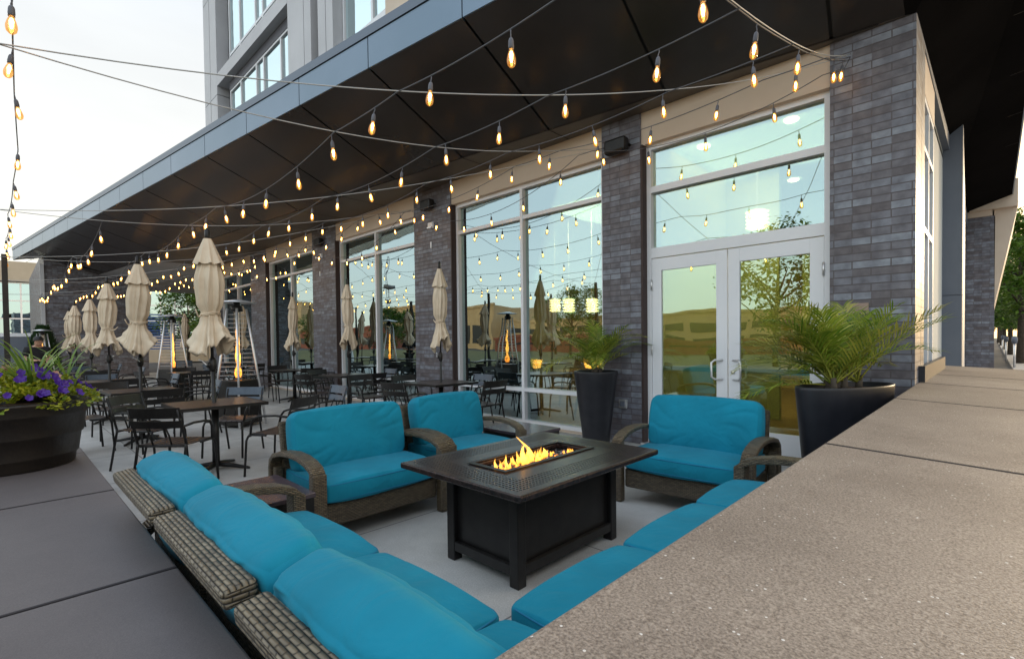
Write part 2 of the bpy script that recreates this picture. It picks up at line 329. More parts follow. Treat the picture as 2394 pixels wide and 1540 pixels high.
def bulbglass(name='amber_bulb_glass', st=.85, tr=.26):
    m, nt, P = nmat(name); nt.nodes.remove(P)
    e = N(nt, 'ShaderNodeEmission', i_Color=(1, .40, .05, 1), i_Strength=st); t = N(nt, 'ShaderNodeBsdfTransparent', i_Color=(1, .80, .48, 1)); gl = N(nt, 'ShaderNodeBsdfGlossy', i_Roughness=.05)
    a = N(nt, 'ShaderNodeMixShader', i_0=tr); nt.links.new(t.outputs[0], a.inputs[1]); nt.links.new(e.outputs[0], a.inputs[2])
    b = N(nt, 'ShaderNodeMixShader', i_0=.12); nt.links.new(a.outputs[0], b.inputs[1]); nt.links.new(gl.outputs[0], b.inputs[2])
    nt.links.new(b.outputs[0], nt.nodes['Material Output'].inputs['Surface']); return m
M['bulb'] = bulbglass()
def glass(name, tint, refl, fac, rough=0.0):
    m, nt, P = nmat(name); nt.nodes.remove(P)
    g = N(nt, 'ShaderNodeBsdfGlossy', i_Color=c4(refl), i_Roughness=rough); t = N(nt, 'ShaderNodeBsdfTransparent', i_Color=c4(tint))
    tc = N(nt, 'ShaderNodeTexCoord'); nz = N(nt, 'ShaderNodeTexNoise', i_Scale=1.6, i_Detail=1.0); nt.links.new(tc.outputs['Object'], nz.inputs['Vector']); bp_ = N(nt, 'ShaderNodeBump', i_Strength=.05, i_Distance=.05); nt.links.new(nz.outputs['Fac'], bp_.inputs['Height']); nt.links.new(bp_.outputs['Normal'], g.inputs['Normal'])
    fr = N(nt, 'ShaderNodeFresnel', i_IOR=1.5); mr = N(nt, 'ShaderNodeMapRange', i_1=.04, i_2=1.0, i_3=fac, i_4=1.0); nt.links.new(fr.outputs[0], mr.inputs[0])
    a = N(nt, 'ShaderNodeMixShader'); nt.links.new(mr.outputs[0], a.inputs[0]); nt.links.new(t.outputs[0], a.inputs[1]); nt.links.new(g.outputs[0], a.inputs[2])
    nt.links.new(a.outputs[0], nt.nodes['Material Output'].inputs['Surface']); return m
M['glass'] = glass('shop_window_glass', (.66, .68, .52), (.68, .86, .90), .52)
M['doorglass'] = glass('door_glass', (.82, .88, .62), (.68, .85, .86), .34)
M['towerglass'] = glass('tower_window_glass', (.05, .08, .1), (.80, .98, 1.0), .92)
M['clear'] = glass('clear_tube_glass', (.95, .93, .9), (1, 1, 1), .12)
M['flame'] = None
def flamemat():
    m, nt, P = nmat('fire_flame'); nt.nodes.remove(P); tc = N(nt, 'ShaderNodeTexCoord'); sp = N(nt, 'ShaderNodeSeparateXYZ'); nt.links.new(tc.outputs['Generated'], sp.inputs[0])
    r = N(nt, 'ShaderNodeValToRGB'); e = r.color_ramp.elements; e[0].color = (1, .26, .02, 1); e[1].color = (1, .42, .06, 1); x = e.new(.4); x.color = (1, .46, .07, 1)
    nt.links.new(sp.outputs[2], r.inputs['Fac'])
    em = N(nt, 'ShaderNodeEmission', i_Strength=3.2); nt.links.new(r.outputs['Color'], em.inputs['Color'])
    t = N(nt, 'ShaderNodeBsdfTransparent'); n = N(nt, 'ShaderNodeTexNoise', i_Scale=18.0, i_Detail=3.0); nt.links.new(tc.outputs['Object'], n.inputs['Vector'])
    mr = N(nt, 'ShaderNodeMapRange', i_1=.38, i_2=.62, i_3=.06, i_4=.8); nt.links.new(n.outputs['Fac'], mr.inputs[0])
    a = N(nt, 'ShaderNodeMixShader'); nt.links.new(mr.outputs[0], a.inputs[0]); nt.links.new(t.outputs[0], a.inputs[1]); nt.links.new(em.outputs[0], a.inputs[2])
    nt.links.new(a.outputs[0], nt.nodes['Material Output'].inputs['Surface']); return m
M['flame'] = flamemat()
def firetop():
    m, nt, P = nmat('cast_table_top'); tc = N(nt, 'ShaderNodeTexCoord')
    sp = N(nt, 'ShaderNodeSeparateXYZ'); nt.links.new(tc.outputs['Object'], sp.inputs[0])
    def ma(op, a, b=None, c=None):
        n = N(nt, 'ShaderNodeMath', operation=op)
        for i, v in enumerate((a, b, c)):
            if v is None: continue
            if isinstance(v, (int, float)): n.inputs[i].default_value = v
            else: nt.links.new(v, n.inputs[i])
        return n.outputs[0]
    x, y = sp.outputs[0], sp.outputs[1]
    dx = ma('SUBTRACT', .53, ma('ABSOLUTE', x)); dy = ma('SUBTRACT', .71, ma('ABSOLUTE', y)); d = ma('MINIMUM', dx, dy)
    band = ma('MULTIPLY', ma('GREATER_THAN', d, .055), ma('LESS_THAN', d, .215))
    k = 2*PI/.052
    a = ma('SINE', ma('MULTIPLY', ma('ADD', x, y), k)); b = ma('SINE', ma('MULTIPLY', ma('SUBTRACT', x, y), k))
    hole = ma('MULTIPLY', ma('GREATER_THAN', ma('MULTIPLY', a, b), .30), band)
    n = N(nt, 'ShaderNodeTexNoise', i_Scale=30.0, i_Detail=6.0); nt.links.new(tc.outputs['Object'], n.inputs['Vector'])
    r = N(nt, 'ShaderNodeValToRGB'); r.color_ramp.elements[0].position = .35; r.color_ramp.elements[1].position = .75
    r.color_ramp.elements[0].color = (.022, .016, .016, 1); r.color_ramp.elements[1].color = (.06, .038, .034, 1); nt.links.new(n.outputs['Fac'], r.inputs['Fac'])
    mx = N(nt, 'ShaderNodeMixRGB', i_2=(.003, .003, .003, 1)); nt.links.new(hole, mx.inputs[0]); nt.links.new(r.outputs['Color'], mx.inputs[1]); nt.links.new(mx.outputs[0], P.inputs['Base Color'])
    rr = N(nt, 'ShaderNodeMapRange', i_3=.26, i_4=.9); nt.links.new(hole, rr.inputs[0]); nt.links.new(rr.outputs[0], P.inputs['Roughness'])
    P.inputs['Metallic'].default_value = .3
    ad = ma('MULTIPLY_ADD', n.outputs['Fac'], .15, ma('MULTIPLY', hole, -1.0))
    bp = N(nt, 'ShaderNodeBump', i_Strength=.6, i_Distance=.004); nt.links.new(ad, bp.inputs['Height']); nt.links.new(bp.outputs['Normal'], P.inputs['Normal'])
    return m
M['firetop'] = firetop()
M['beads'] = pm('fire_glass_beads', (.02, .02, .025), (.7, .72, .75), 90, .1, metal=.3, lo=.5, hi=.62, bump=1, bscale=120)
# ------------------------------------------------------------------ world and sun
W = bpy.data.worlds.new('World'); S.world = W; W.use_nodes = True; wt = W.node_tree
bg = wt.nodes['Background']; tc = N(wt, 'ShaderNodeTexCoord')
sp = N(wt, 'ShaderNodeSeparateXYZ'); wt.links.new(tc.outputs['Generated'], sp.inputs[0])
rp = N(wt, 'ShaderNodeValToRGB'); e = rp.color_ramp.elements
e[0].position = 0.0; e[0].color = (.84, .70, .53, 1); e[1].position = 1.0; e[1].color = (.60, .71, .86, 1)
for p, c in ((.06, (.84, .75, .62, 1)), (.13, (.79, .745, .67, 1)), (.22, (.71, .685, .63, 1)), (.45, (.63, .635, .625, 1)), (.7, (.64, .72, .82, 1))):
    x = e.new(p); x.color = c
wt.links.new(sp.outputs[2], rp.inputs['Fac'])
sunv = Vector((.30, .94, .15)).normalized()
dt = N(wt, 'ShaderNodeVectorMath', operation='DOT_PRODUCT'); wt.links.new(tc.outputs['Generated'], dt.inputs[0]); dt.inputs[1].default_value = sunv
mr = N(wt, 'ShaderNodeMapRange', i_1=.35, i_2=1.0, i_3=0.0, i_4=1.0); mr.interpolation_type = 'SMOOTHSTEP'; wt.links.new(dt.outputs['Value'], mr.inputs[0])
mx = N(wt, 'ShaderNodeMixRGB', i_2=(1.25, .92, .52, 1)); wt.links.new(mr.outputs[0], mx.inputs[0]); wt.links.new(rp.outputs['Color'], mx.inputs[1])
# darker slightly bluish sky opposite to the sunset
dn = N(wt, 'ShaderNodeVectorMath', operation='DOT_PRODUCT'); wt.links.new(tc.outputs['Generated'], dn.inputs[0]); dn.inputs[1].default_value = (.1, -.99, 0)
m2 = N(wt, 'ShaderNodeMapRange', i_1=0.0, i_2=.9, i_3=0.0, i_4=.75); wt.links.new(dn.outputs['Value'], m2.inputs[0])
mx2 = N(wt, 'ShaderNodeMixRGB', i_2=(.74, .83, .88, 1)); wt.links.new(m2.outputs[0], mx2.inputs[0]); wt.links.new(mx.outputs[0], mx2.inputs[1])
cn = N(wt, 'ShaderNodeTexNoise', i_Scale=2.2, i_Detail=5.0); mpn = N(wt, 'ShaderNodeMapping'); mpn.inputs['Scale'].default_value = (1, 1, 3.5); wt.links.new(tc.outputs['Generated'], mpn.inputs[0]); wt.links.new(mpn.outputs[0], cn.inputs['Vector'])
cm = N(wt, 'ShaderNodeMapRange', i_1=.35, i_2=.7, i_3=.93, i_4=1.05); wt.links.new(cn.outputs['Fac'], cm.inputs[0])
mm = N(wt, 'ShaderNodeVectorMath', operation='SCALE'); wt.links.new(mx2.outputs[0], mm.inputs[0]); wt.links.new(cm.outputs[0], mm.inputs['Scale'])
sky = N(wt, 'ShaderNodeTexSky'); sky.sky_type = 'NISHITA'; sky.sun_disc = False; sky.sun_elevation = R(9); sky.sun_rotation = R(17.7)
ad = N(wt, 'ShaderNodeMixRGB', blend_type='ADD', i_Fac=.04); wt.links.new(mm.outputs[0], ad.inputs[1]); wt.links.new(sky.outputs[0], ad.inputs[2])
wt.links.new(ad.outputs[0], bg.inputs['Color']); bg.inputs['Strength'].default_value = 1.0
sl = bpy.data.lights.new('sun', 'SUN'); sl.energy = .85; sl.angle = R(6); sl.color = (1, .78, .52)
so = bpy.data.objects.new('sun', sl); COL.objects.link(so); so.rotation_euler = (-sunv).to_track_quat('-Z', 'Y').to_euler()
S.view_settings.view_transform = 'Standard'; S.view_settings.look = 'None'; S.view_settings.exposure = .52; S.view_settings.gamma = 1
S.render.engine = 'CYCLES'; S.cycles.max_bounces = 8; S.cycles.transparent_max_bounces = 16; S.cycles.sample_clamp_indirect = 4; S.cycles.caustics_reflective = False; S.cycles.caustics_refractive = False
# ------------------------------------------------------------------ ground
M['asphalt'] = pm('asphalt', (.05, .05, .052), (.07, .068, .066), 3, .9, bump=.3, bscale=60)
M['lawn'] = pm('lawn_green', (.10, .10, .04), (.18, .165, .06), 2, .95, bump=.6, bscale=30)
g = MB(); g.box(-260, -220, -.30, 260, 260, -.10); tag(g.build('ground', M['asphalt']), 'grey asphalt ground stretching out around the terrace', kind='structure')
g = MB(); g.box(-30, -2.2, -.15, .6, 5.9, 0); tag(g.build('patio', M['patio']), 'light grey concrete patio floor', kind='structure')
g = MB(); g.box(.6, -2.2, -.15, 4.3, 200, -.02); tag(g.build('sidewalk', M['walk']), 'pale concrete pavement beside the building', kind='structure')
g = MB(); g.box(4.3, -2.2, -.15, 4.5, 200, -.015); g.build('kerb', M['walk']); tag(bpy.data.objects['kerb'], 'pale concrete kerb', kind='structure')
g = MB(); g.box(-90, -34, -.2, 30, -3.5, -.06); tag(g.build('lawn', M['lawn']), 'green lawn in front of the terrace wall', kind='structure')
g = MB(); g.box(-30, 5.95, -.15, -21.4, 24, -.004); g.build('path', M['patio']); tag(bpy.data.objects['path'], 'concrete walk under the passage', kind='structure')
# ------------------------------------------------------------------ stone walls
def capstone(x0, y0, x1, y1, z, th, slope, x_ref, parent, mat):
    m = MB(); q = []
    for zz in (z-th, z):
        for (x, y) in ((x0, y0), (x1, y0), (x1, y1), (x0, y1)): q.append((x, y, zz-slope*(x-x_ref)))
    m.add(q, [(3, 2, 1, 0), (4, 5, 6, 7), (0, 1, 5, 4), (1, 2, 6, 5), (2, 3, 7, 6), (3, 0, 4, 7)]); return m.build('cap_stone', mat, parent, bevel=.008)
lw = empty('terrace_wall', (-5, -.6, 0), 0, 'low terrace wall capped with dark purplish grey stone slabs behind the corner sofa', 'wall')
LZ = .62; jx = [atz(267.6, 1143.5, LZ).x, atz(409.6, 1324.6, LZ).x]; st = jx[1]-jx[0]
xs = [jx[0]-st*k for k in range(4, 0, -1)]+jx+[-.53]
off = Vector((5, .6, 0))
m = MB(); m.box(xs[0]+.03+5, -1.7+.6, -.1, -.56+5, .36+.6, LZ-.09); m.build('wall_body', M['grey'], lw)
m = MB(); m.box(xs[0]+.04+5, -1.69+.6, LZ-.09, -.57+5, .40+.6, LZ-.012); m.build('joint_bed', M['grout'], lw)
for a, b in zip(xs[:-1], xs[1:]):
    capstone(a+.005+5, -1.8+.6, b-.005+5, .42+.6, LZ, .08, 0, 0, lw, M['slab'])
RZ, RX, SL = .945, -.515, .046
rw = empty('parapet_wall', (0, 5, 0), 0, 'high parapet with pale brown granular coping sloping away at the right', 'wall')
ys = [.12, atz(1909, 1033, RZ).y, atz(2102, 931, RZ).y, atz(2148, 894, RZ).y, atz(2182, 874, RZ).y, atz(2206, 854, RZ).y]
m = MB(); m.box(RX+.05, .15-5, -.1, .30, ys[-1]-5-.05, RZ-.13); m.build('wall_body', M['grey'], rw)
m = MB(); m.box(RX+.03, .15-5, RZ-.13, .33, ys[-1]-5-.02, RZ-.062); m.build('joint_bed', M['grout'], rw)
for a, b in zip(ys[:-1], ys[1:]):
    capstone(RX, a-5+.007, .34, b-5-.007, RZ, .06, SL, RX, rw, M['coping'])
for x in jx:
    m = MB(); m.box(x-.006+5, -1.79+.6, LZ-.02, x+.006+5, .415+.6, LZ+.0015); m.build('joint_seal', M['grout'], lw)
for y in ys[1:-1]:
    m = MB(); hw_ = .0075; q = [(x, y-5+e_*hw_, RZ-SL*(x-RX)+.0015-dz_) for dz_ in (.03, 0) for e_ in (-1, 1) for x in (RX+.002, .338)]
    m.add(q, [(0, 1, 3, 2), (4, 6, 7, 5), (0, 4, 5, 1), (2, 3, 7, 6), (0, 2, 6, 4), (1, 5, 7, 3)]); m.build('joint_seal', M['grout'], rw)
# ------------------------------------------------------------------ building
FY = 5.9; ZH = 4.34
bld = empty('hotel_building', (-10, FY, 0), 0, 'modern building of dark brick pillars and tall shop windows under a deep angled canopy', 'building')
def bp(name, mb, mat, parent=None, **k):
    mb.v = [(x+10, y-FY, z) for x, y, z in mb.v] if parent is None else [(x+10, y-FY, z) for x, y, z in mb.v]
    return mb.build(name, mat, parent or bld, **k)
pil = [(-1.2, -.52), (-3.93, -3.33), (-8.43, -7.26), (-13.12, -11.81), (-17.80, -16.46), (-22.3, -21.2)]
for a, b in pil:
    m = MB(); m.box(a, FY, 0, b, FY+.55, ZH); bp('brick_pillar', m, M['brick'])
bays = [(-3.33, -1.2), (-7.26, -3.93), (-11.81, -8.43), (-16.46, -13.12), (-21.2, -17.80)]
for i, (a, b) in enumerate(bays):
    m = MB(); m.box(a, FY+.02, 3.92, b, FY+.3, ZH); bp('header_panel', m, M['beige'])
def window(a, b, z0, z1, bars, mulls, fr=.06, dpt=.12, y=FY+.10, mat='glass'):
    m = MB(); g_ = MB()
    m.box(a, y, z0, a+fr, y+dpt, z1); m.box(b-fr, y, z0, b, y+dpt, z1)
    m.box(a+fr, y, z1-fr, b-fr, y+dpt, z1); m.box(a+fr, y, z0, b-fr, y+dpt, z0+fr)
    xs = [a+fr]+[v for v in mulls]+[b-fr]
    for v in mulls: m.box(v-.028, y-.002, z0+fr, v+.028, y+dpt, z1-fr)
    for q in bars: m.box(a+fr, y+.003, q-.03, b-fr, y+dpt-.003, q+.03)
    o = bp('window', m, M['white']); 
    g_.box(a+fr*.5, y+dpt*.6, z0+fr*.5, b-fr*.5, y+dpt*.6+.012, z1-fr*.5); bp('pane', g_, M[mat], o)
    return o
for a, b in bays[1:]:
    window(a+.03, b-.02, .02, 3.92, (.58, 3.40), ((a+b)/2+.03,))
    m = MB(); m.box(a, FY, -.02, b, FY+.25, .02); bp('sill', m, M['beige'])
# door bay
a, b = bays[0]
m = MB(); y = FY+.10
m.box(a+.02, y, 0, a+.09, y+.12, 3.92); m.box(b-.07, y, 0, b-.005, y+.12, 3.92); m.box(a+.09, y, 3.86, b-.07, y+.12, 3.92)
m.box(a+.09, y+.002, 3.30, b-.07, y+.118, 3.38); m.box(a+.09, y+.002, 2.45, b-.07, y+.118, 2.58)
o = bp('window', m, M['white'])
g_ = MB(); g_.box(a+.06, y+.07, 2.52, b-.05, y+.082, 3.9); bp('pane', g_, M['glass'], o)
m = MB(); m.box(a, FY-.05, 0, b, FY+.3, .03); bp('threshold', m, M['steel'])
mid = -2.26
for (x0, x1, hs) in ((a+.095, mid-.006, 1), (mid+.006, b-.075, -1)):
    m = MB(); z0, z1 = .05, 2.44; w = .13
    m.box(x0, y+.01, z0, x0+w, y+.06, z1); m.box(x1-w, y+.01, z0, x1, y+.06, z1)
    m.box(x0+w, y+.012, z1-.16, x1-w, y+.058, z1); m.box(x0+w, y+.012, z0, x1-w, y+.058, z0+.27)
    d = bp('door', m, M['white'], bevel=.004)
    g_ = MB(); g_.box(x0+w-.01, y+.03, z0+.26, x1-w+.01, y+.04, z1-.15); bp('pane', g_, M['doorglass'], d)
    m = MB(); xc = x1-w*.4 if hs > 0 else x0+w*.4; xo = xc-hs*.11
    pts = [(xc, y+.01, 1.13), (xo+hs*.03, y-.035, 1.13), (xo, y-.06, 1.10), (xo, y-.06, .93), (xo+hs*.03, y-.035, .90), (xc, y+.01, .90)]
    m.tube(pts, .0125, 8); bp('handle', m, M['steel'], d)
    m = MB(); m.box(x0+w, y+.045, .98, x1-w, y+.10, 1.04); bp('crash_bar', m, M['steel'], d)
    xh = x0 if hs > 0 else x1
    for zz in (2.1, 1.25, .35):
        m = MB(); m.tube([(xh, y-.005, zz-.07), (xh, y-.005, zz+.07)], .012, 8); bp('hinge', m, M['steel'], d)
    if hs < 0:
        m = MB(); m.tube([(x0+.055, y+.01, .99), (x0+.055, y-.004, .99)], .022, 12); bp('lock', m, M['steel'], d)
# dark metal trim beside pillars
for a, b in pil[:5]:
    m = MB()
    m.box(b+.001, FY-.01, 0, b+.03, FY+.1, 3.92) if b < -.6 else m.box(b-.002, FY+.5, 0, b+.001, FY+.52, 3.9)
    bp('trim', m, M['brown'])
# roof and inside
m = MB(); m.box(-22.3, FY+.02, ZH+.002, -.52, 22, ZH+.3); bp('roof', m, M['grey'])
M['int_wall'] = pm('interior_ochre_wall', (.30, .22, .10), (.36, .27, .13), 1, .8)
M['int_green'] = pm('yellow_green_wall', (.36, .37, .17), (.40, .41, .20), 1, .7)
M['int_white'] = pm('interior_white', (.6, .62, .6), rough=.8)
M['int_floor'] = pm('interior_wood_floor', (.16, .10, .05), (.22, .14, .07), 3, .4)
M['int_dark'] = pm('interior_dark_wood', (.03, .02, .015), rough=.5)
m = MB(); m.box(-22, FY+.56, -.02, -.6, 15, .01); bp('interior_floor', m, M['int_floor'])
m = MB(); m.box(-22, FY+.56, ZH-.12, -.6, 15, ZH-.05); bp('ceiling', m, M['int_white'])
m = MB(); m.box(-22, 14.8, 0, -.6, 15, ZH); m.box(-22, FY+.55, 0, -21.8, 15, ZH); bp('interior_wall', m, M['int_wall'])
m = MB(); m.box(-3.55, FY+.55, 0, -3.4, 9.2, ZH-.12); m.box(-3.4, 9.0, 0, -2.55, 9.1, ZH-.12); bp('interior_wall', m, M['int_green'])
m = MB(); m.box(-2.55, 10.4, 0, -.62, 10.5, ZH-.12); bp('interior_wall', m, M['int_green'])
m = MB(); m.box(-1.62, 9.6, .1, -1.15, 9.75, 2.3); m.box(-2.02, 9.7, 0, -1.98, 9.74, 2.6); bp('interior_panel', m, M['int_dark'])
m = MB(); m.box(-.62, FY+.55, 0, -.6, 7.1, ZH); m.box(-.62, 7.9, 0, -.6, 15, ZH); bp('interior_wall', m, M['int_white'])
# right side wall
m = MB(); m.box(-.60, FY+.55, 0, -.52, FY+.80, ZH); bp('brick_return', m, M['brick'])
m = MB()
for q in (6.72, 7.28, 7.86): m.box(-.60, q, 0, -.53, q+.06, 3.92)
for q in (.0, 2.5, 3.35, 3.86): m.box(-.598, 6.78, q, -.532, 7.9, q+.06)
o = bp('window', m, M['white']); g_ = MB(); g_.box(-.575, 6.75, .03, -.565, 7.9, 3.9); bp('pane', g_, M['glass'], o)
m = MB(); m.box(-.6, 6.7, 3.93, -.53, 8.0, ZH); bp('header_panel', m, M['beige'])
m = MB(); m.box(-.519, FY+.3, 0, -.47, 9, 1.10); bp('wall_base', m, M['planter'])
def yx(px, Y): return aty(px, 700, Y).x
m = MB(); xa, xb = yx(2180, 10.6), yx(2249, 10.6); m.box(xa-.5, 10.6, 0, xb, 10.9, 2.02); m.box(xa-.5, 10.6, 2.035, xb, 10.9, 4.9); m.box(xa-.5, 10.62, 2.0, xb-.01, 10.88, 2.05); bp('metal_panel', m, M['grey'])
m = MB(); m.box(-1.3, 7.92, 0, -1.0, 10.6, ZH+.5); bp('side_wall', m, M['grey'])
xw = yx(2256, 18.4)
m = MB(); m.add([(xb-.6, 10.905, 0), (xb-.002, 10.905, 0), (xw, 18.45, 0), (xw-.7, 18.45, 0), (xb-.6, 10.905, 4.6), (xb-.002, 10.905, 4.6), (xw, 18.45, 4.6), (xw-.7, 18.45, 4.6)], [(3, 2, 1, 0), (4, 5, 6, 7), (0, 1, 5, 4), (1, 2, 6, 5), (2, 3, 7, 6), (3, 0, 4, 7)]); bp('side_wall', m, M['tower'])
xc, xd = yx(2250, 18.5), yx(2325, 18.5)
m = MB(); m.box(xc-1, 18.5, 0, xd, 24, 4.55); bp('brick_wing', m, M['brick'])
m = MB(); m.box(xc-1, 18.42, 4.55, xd-.05, 18.6, 4.95); m.box(xd-.5, 18.3, 4.7, xd+.42, 24, 5.4); bp('beam', m, M['beige'])
m = MB(); m.add([(xd, 18.5, 2.2), (xd, 24, 2.2), (xd+.42, 24, 4.7), (xd+.42, 18.5, 4.7), (xd-.02, 18.5, 4.7), (xd-.02, 24, 4.7)], [(0, 1, 2, 3), (0, 3, 4), (1, 5, 2)]); bp('bracket', m, M['beige'])
# wing on the far left
m = MB(); m.box(-40, 1.32, 0, -27, 4.65, 5.2); bp('brick_wing', m, M['brick'])
m = MB(); m.box(-27.02, 1.20, 0, -26.9, 1.32, 4.6); bp('trim', m, M['tower'])
m = MB(); m.box(-34, 4.65, 4.36, -27.0, 16, 4.5); m.box(-28, FY+.5, 4.4, -21.3, 18, 5.0); bp('passage_roof', m, M['tower'])
# canopy
ZC = 5.0
La = atz(31, 608, ZC); Lb = atz(1117, 25, ZC); dv = (Lb-La).normalized()
def fas(x): t = (x-La.x)/dv.x; return La+dv*t
XR = .33; Rc = fas(XR); F1 = atz(798, 460, ZH); F2 = atz(1405, 265, ZH); fd = (F2-F1)/(F2.x-F1.x)
def fold(x): return F1+fd*(x-F1.x)
m = MB(); XL = La.x
ff = fold(-27.0); c0 = Vector((-.52, FY, ZH))
sjs = [-.6]
k = -4.28+1.66*2
while k > -26.5:
    if k < -.9: sjs.append(k)
    k -= 1.66
def foot(x):
    p = fas(x); return min((fold(x+q*.01) for q in range(-150, 150)), key=lambda v: abs((v-p).dot(dv)))
prev = (fas(-.6), Vector((-.6, fold(-.6).y, ZH)))
for k in sjs[1:]:
    cur = (fas(k), foot(k)); g1 = dv*.016
    if g1.x < 0: g1 = -g1
    m.add([prev[0]-g1*(k != sjs[1]), cur[0]+g1, cur[1]+g1, prev[1]-g1*(k != sjs[1])], [(0, 1, 2, 3)]); prev = cur
m.add([prev[0]-g1, La, (-28.0, 1.3, 5.0), (-27.0, 1.32, 4.85), ff, prev[1]-g1], [(0, 1, 2, 5), (2, 3, 4, 5)])
m.m = 1; up_ = Vector((0, 0, .02)); m.add([fas(-.6)+up_, La+up_, Vector((-28, 1.3, 5.0))+up_, ff+up_, Vector((-.6, fold(-.6).y, ZH))+up_], [(0, 1, 2, 3), (0, 3, 4)]); m.m = 0

zq = 4.42
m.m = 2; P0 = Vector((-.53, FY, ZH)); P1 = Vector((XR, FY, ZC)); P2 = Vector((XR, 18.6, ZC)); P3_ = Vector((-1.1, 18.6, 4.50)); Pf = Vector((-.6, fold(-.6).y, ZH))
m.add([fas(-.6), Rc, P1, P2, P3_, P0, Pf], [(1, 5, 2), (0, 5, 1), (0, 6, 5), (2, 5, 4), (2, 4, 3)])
M['soffit2'] = pm('shaded_inner_soffit', (.085, .072, .062), (.11, .095, .08), .6, .45)  # near stretch of the flat soffit, its shade put into the darker colour
m2q = MB(); m2q.add([(-21.3, fold(-21.3).y, ZH), (-.6, fold(-.6).y, ZH), (-.52, FY+.01, ZH), (-21.3, FY+.01, ZH)], [(0, 3, 2, 1)]); bp('inner_soffit', m2q, M['soffit2'])
m2q = MB(); m2q.add([(-27, ff.y, ZH), (-21.3, fold(-21.3).y, ZH), (-21.3, 16, ZH), (-27, 16, ZH)], [(0, 3, 2, 1)]); bp('passage_ceiling', m2q, M['tower'])  # far stretch of the flat soffit, painted paler as lit from the passage opening
# joints of the soffit panels, 4 mm below the panels
m.m = 1
def jline(a, b, w=.034):
    a = Vector(a); b = Vector(b); d = (b-a).normalized(); s_ = d.cross(Vector((0, 0, 1))).normalized()*w/2; dz = Vector((0, 0, -.006))
    m.add([a-s_+dz, a+s_+dz, b+s_+dz, b-s_+dz], [(0, 1, 2, 3)])
nrm = Vector((-dv.y, dv.x, 0))
k = -4.28
while k > XL:
    p = fas(k)
    # intersection of the perpendicular with the fold line
    best = min((fold(k+q*.01) for q in range(-150, 150)), key=lambda v: abs((v-p).dot(dv)))
    jline(best, (best.x, FY, ZH), .015); k -= 1.66
jline(fas(XL+.3)+nrm*.33+Vector((0, 0, -.085)), fas(-.3)+nrm*.33+Vector((0, 0, -.085)), .022)
jline(fold(-26), fold(-.8), .012)
jline((XR-.17, 4, ZC-.03), (XR-.17, 18.5, ZC-.01), .03)
for yy in (6.2, 8, 9.8, 11.6, 13.4): jline((XR, yy, ZC-.005), (-.1, yy-.15, ZC-.13), .014)
can = bp('canopy_soffit', m, [M['soffit'], M['joint'], pm('darkened_matte_soffit', (.009, .0085, .0085), (.013, .012, .012), .6, .9, spec=0.0)])  # last slot: side soffit colour blackened against sun and bounce, shade put into it
m = MB(); th = .3
def band(z0, z1, out, xa, xb, mb):
    a = fas(xa)-nrm*out; b = fas(xb)-nrm*out; a2 = fas(xa)+nrm*.05; b2 = fas(xb)+nrm*.05
    vs = [(p.x, p.y, z) for z in (z0, z1) for p in (a, b, b2, a2)]
    mb.add(vs, [(3, 2, 1, 0), (4, 5, 6, 7), (0, 1, 5, 4), (1, 2, 6, 5), (2, 3, 7, 6), (3, 0, 4, 7)])
js = [-4.28-1.66*i for i in range(-2, 16)]; js = [v for v in js if XL < v < XR]; js = [XR]+js+[XL]
for a, b in zip(js[:-1], js[1:]):
    q = MB(); band(5.0, 5.40, .02, b+.008, a-.008, q); bp('fascia_panel', q, M['fascia'])
band(5.02, 5.405, 0, XL+.01, XR-.01, m); bp('fascia_joint', m, M['joint'])
m = MB(); band(5.41, 5.53, .035, XL-.02, XR+.02, m); bp('fascia_cap', m, M['edge'])
m = MB(); e0 = fas(XL); m.add([e0, (e0.x, e0.y, 5.5), (-28.2, 1.3, 5.5), (-28.2, 1.3, 5.0)], [(0, 1, 2, 3)]); bp('fascia_panel', m, M['fascia']); m = MB(); m.box(XR-.03, Rc.y, 5.0, XR+.02, 24, 5.5); bp('fascia_panel', m, M['fascia'])
m = MB(); m.add([fas(XL)+Vector((0, 0, .45)), Rc+Vector((0, 0, .45)), (XR, 22, 5.45), (-28, 22, 5.45)], [(0, 1, 2, 3)]); bp('canopy_roof', m, M['grey'])
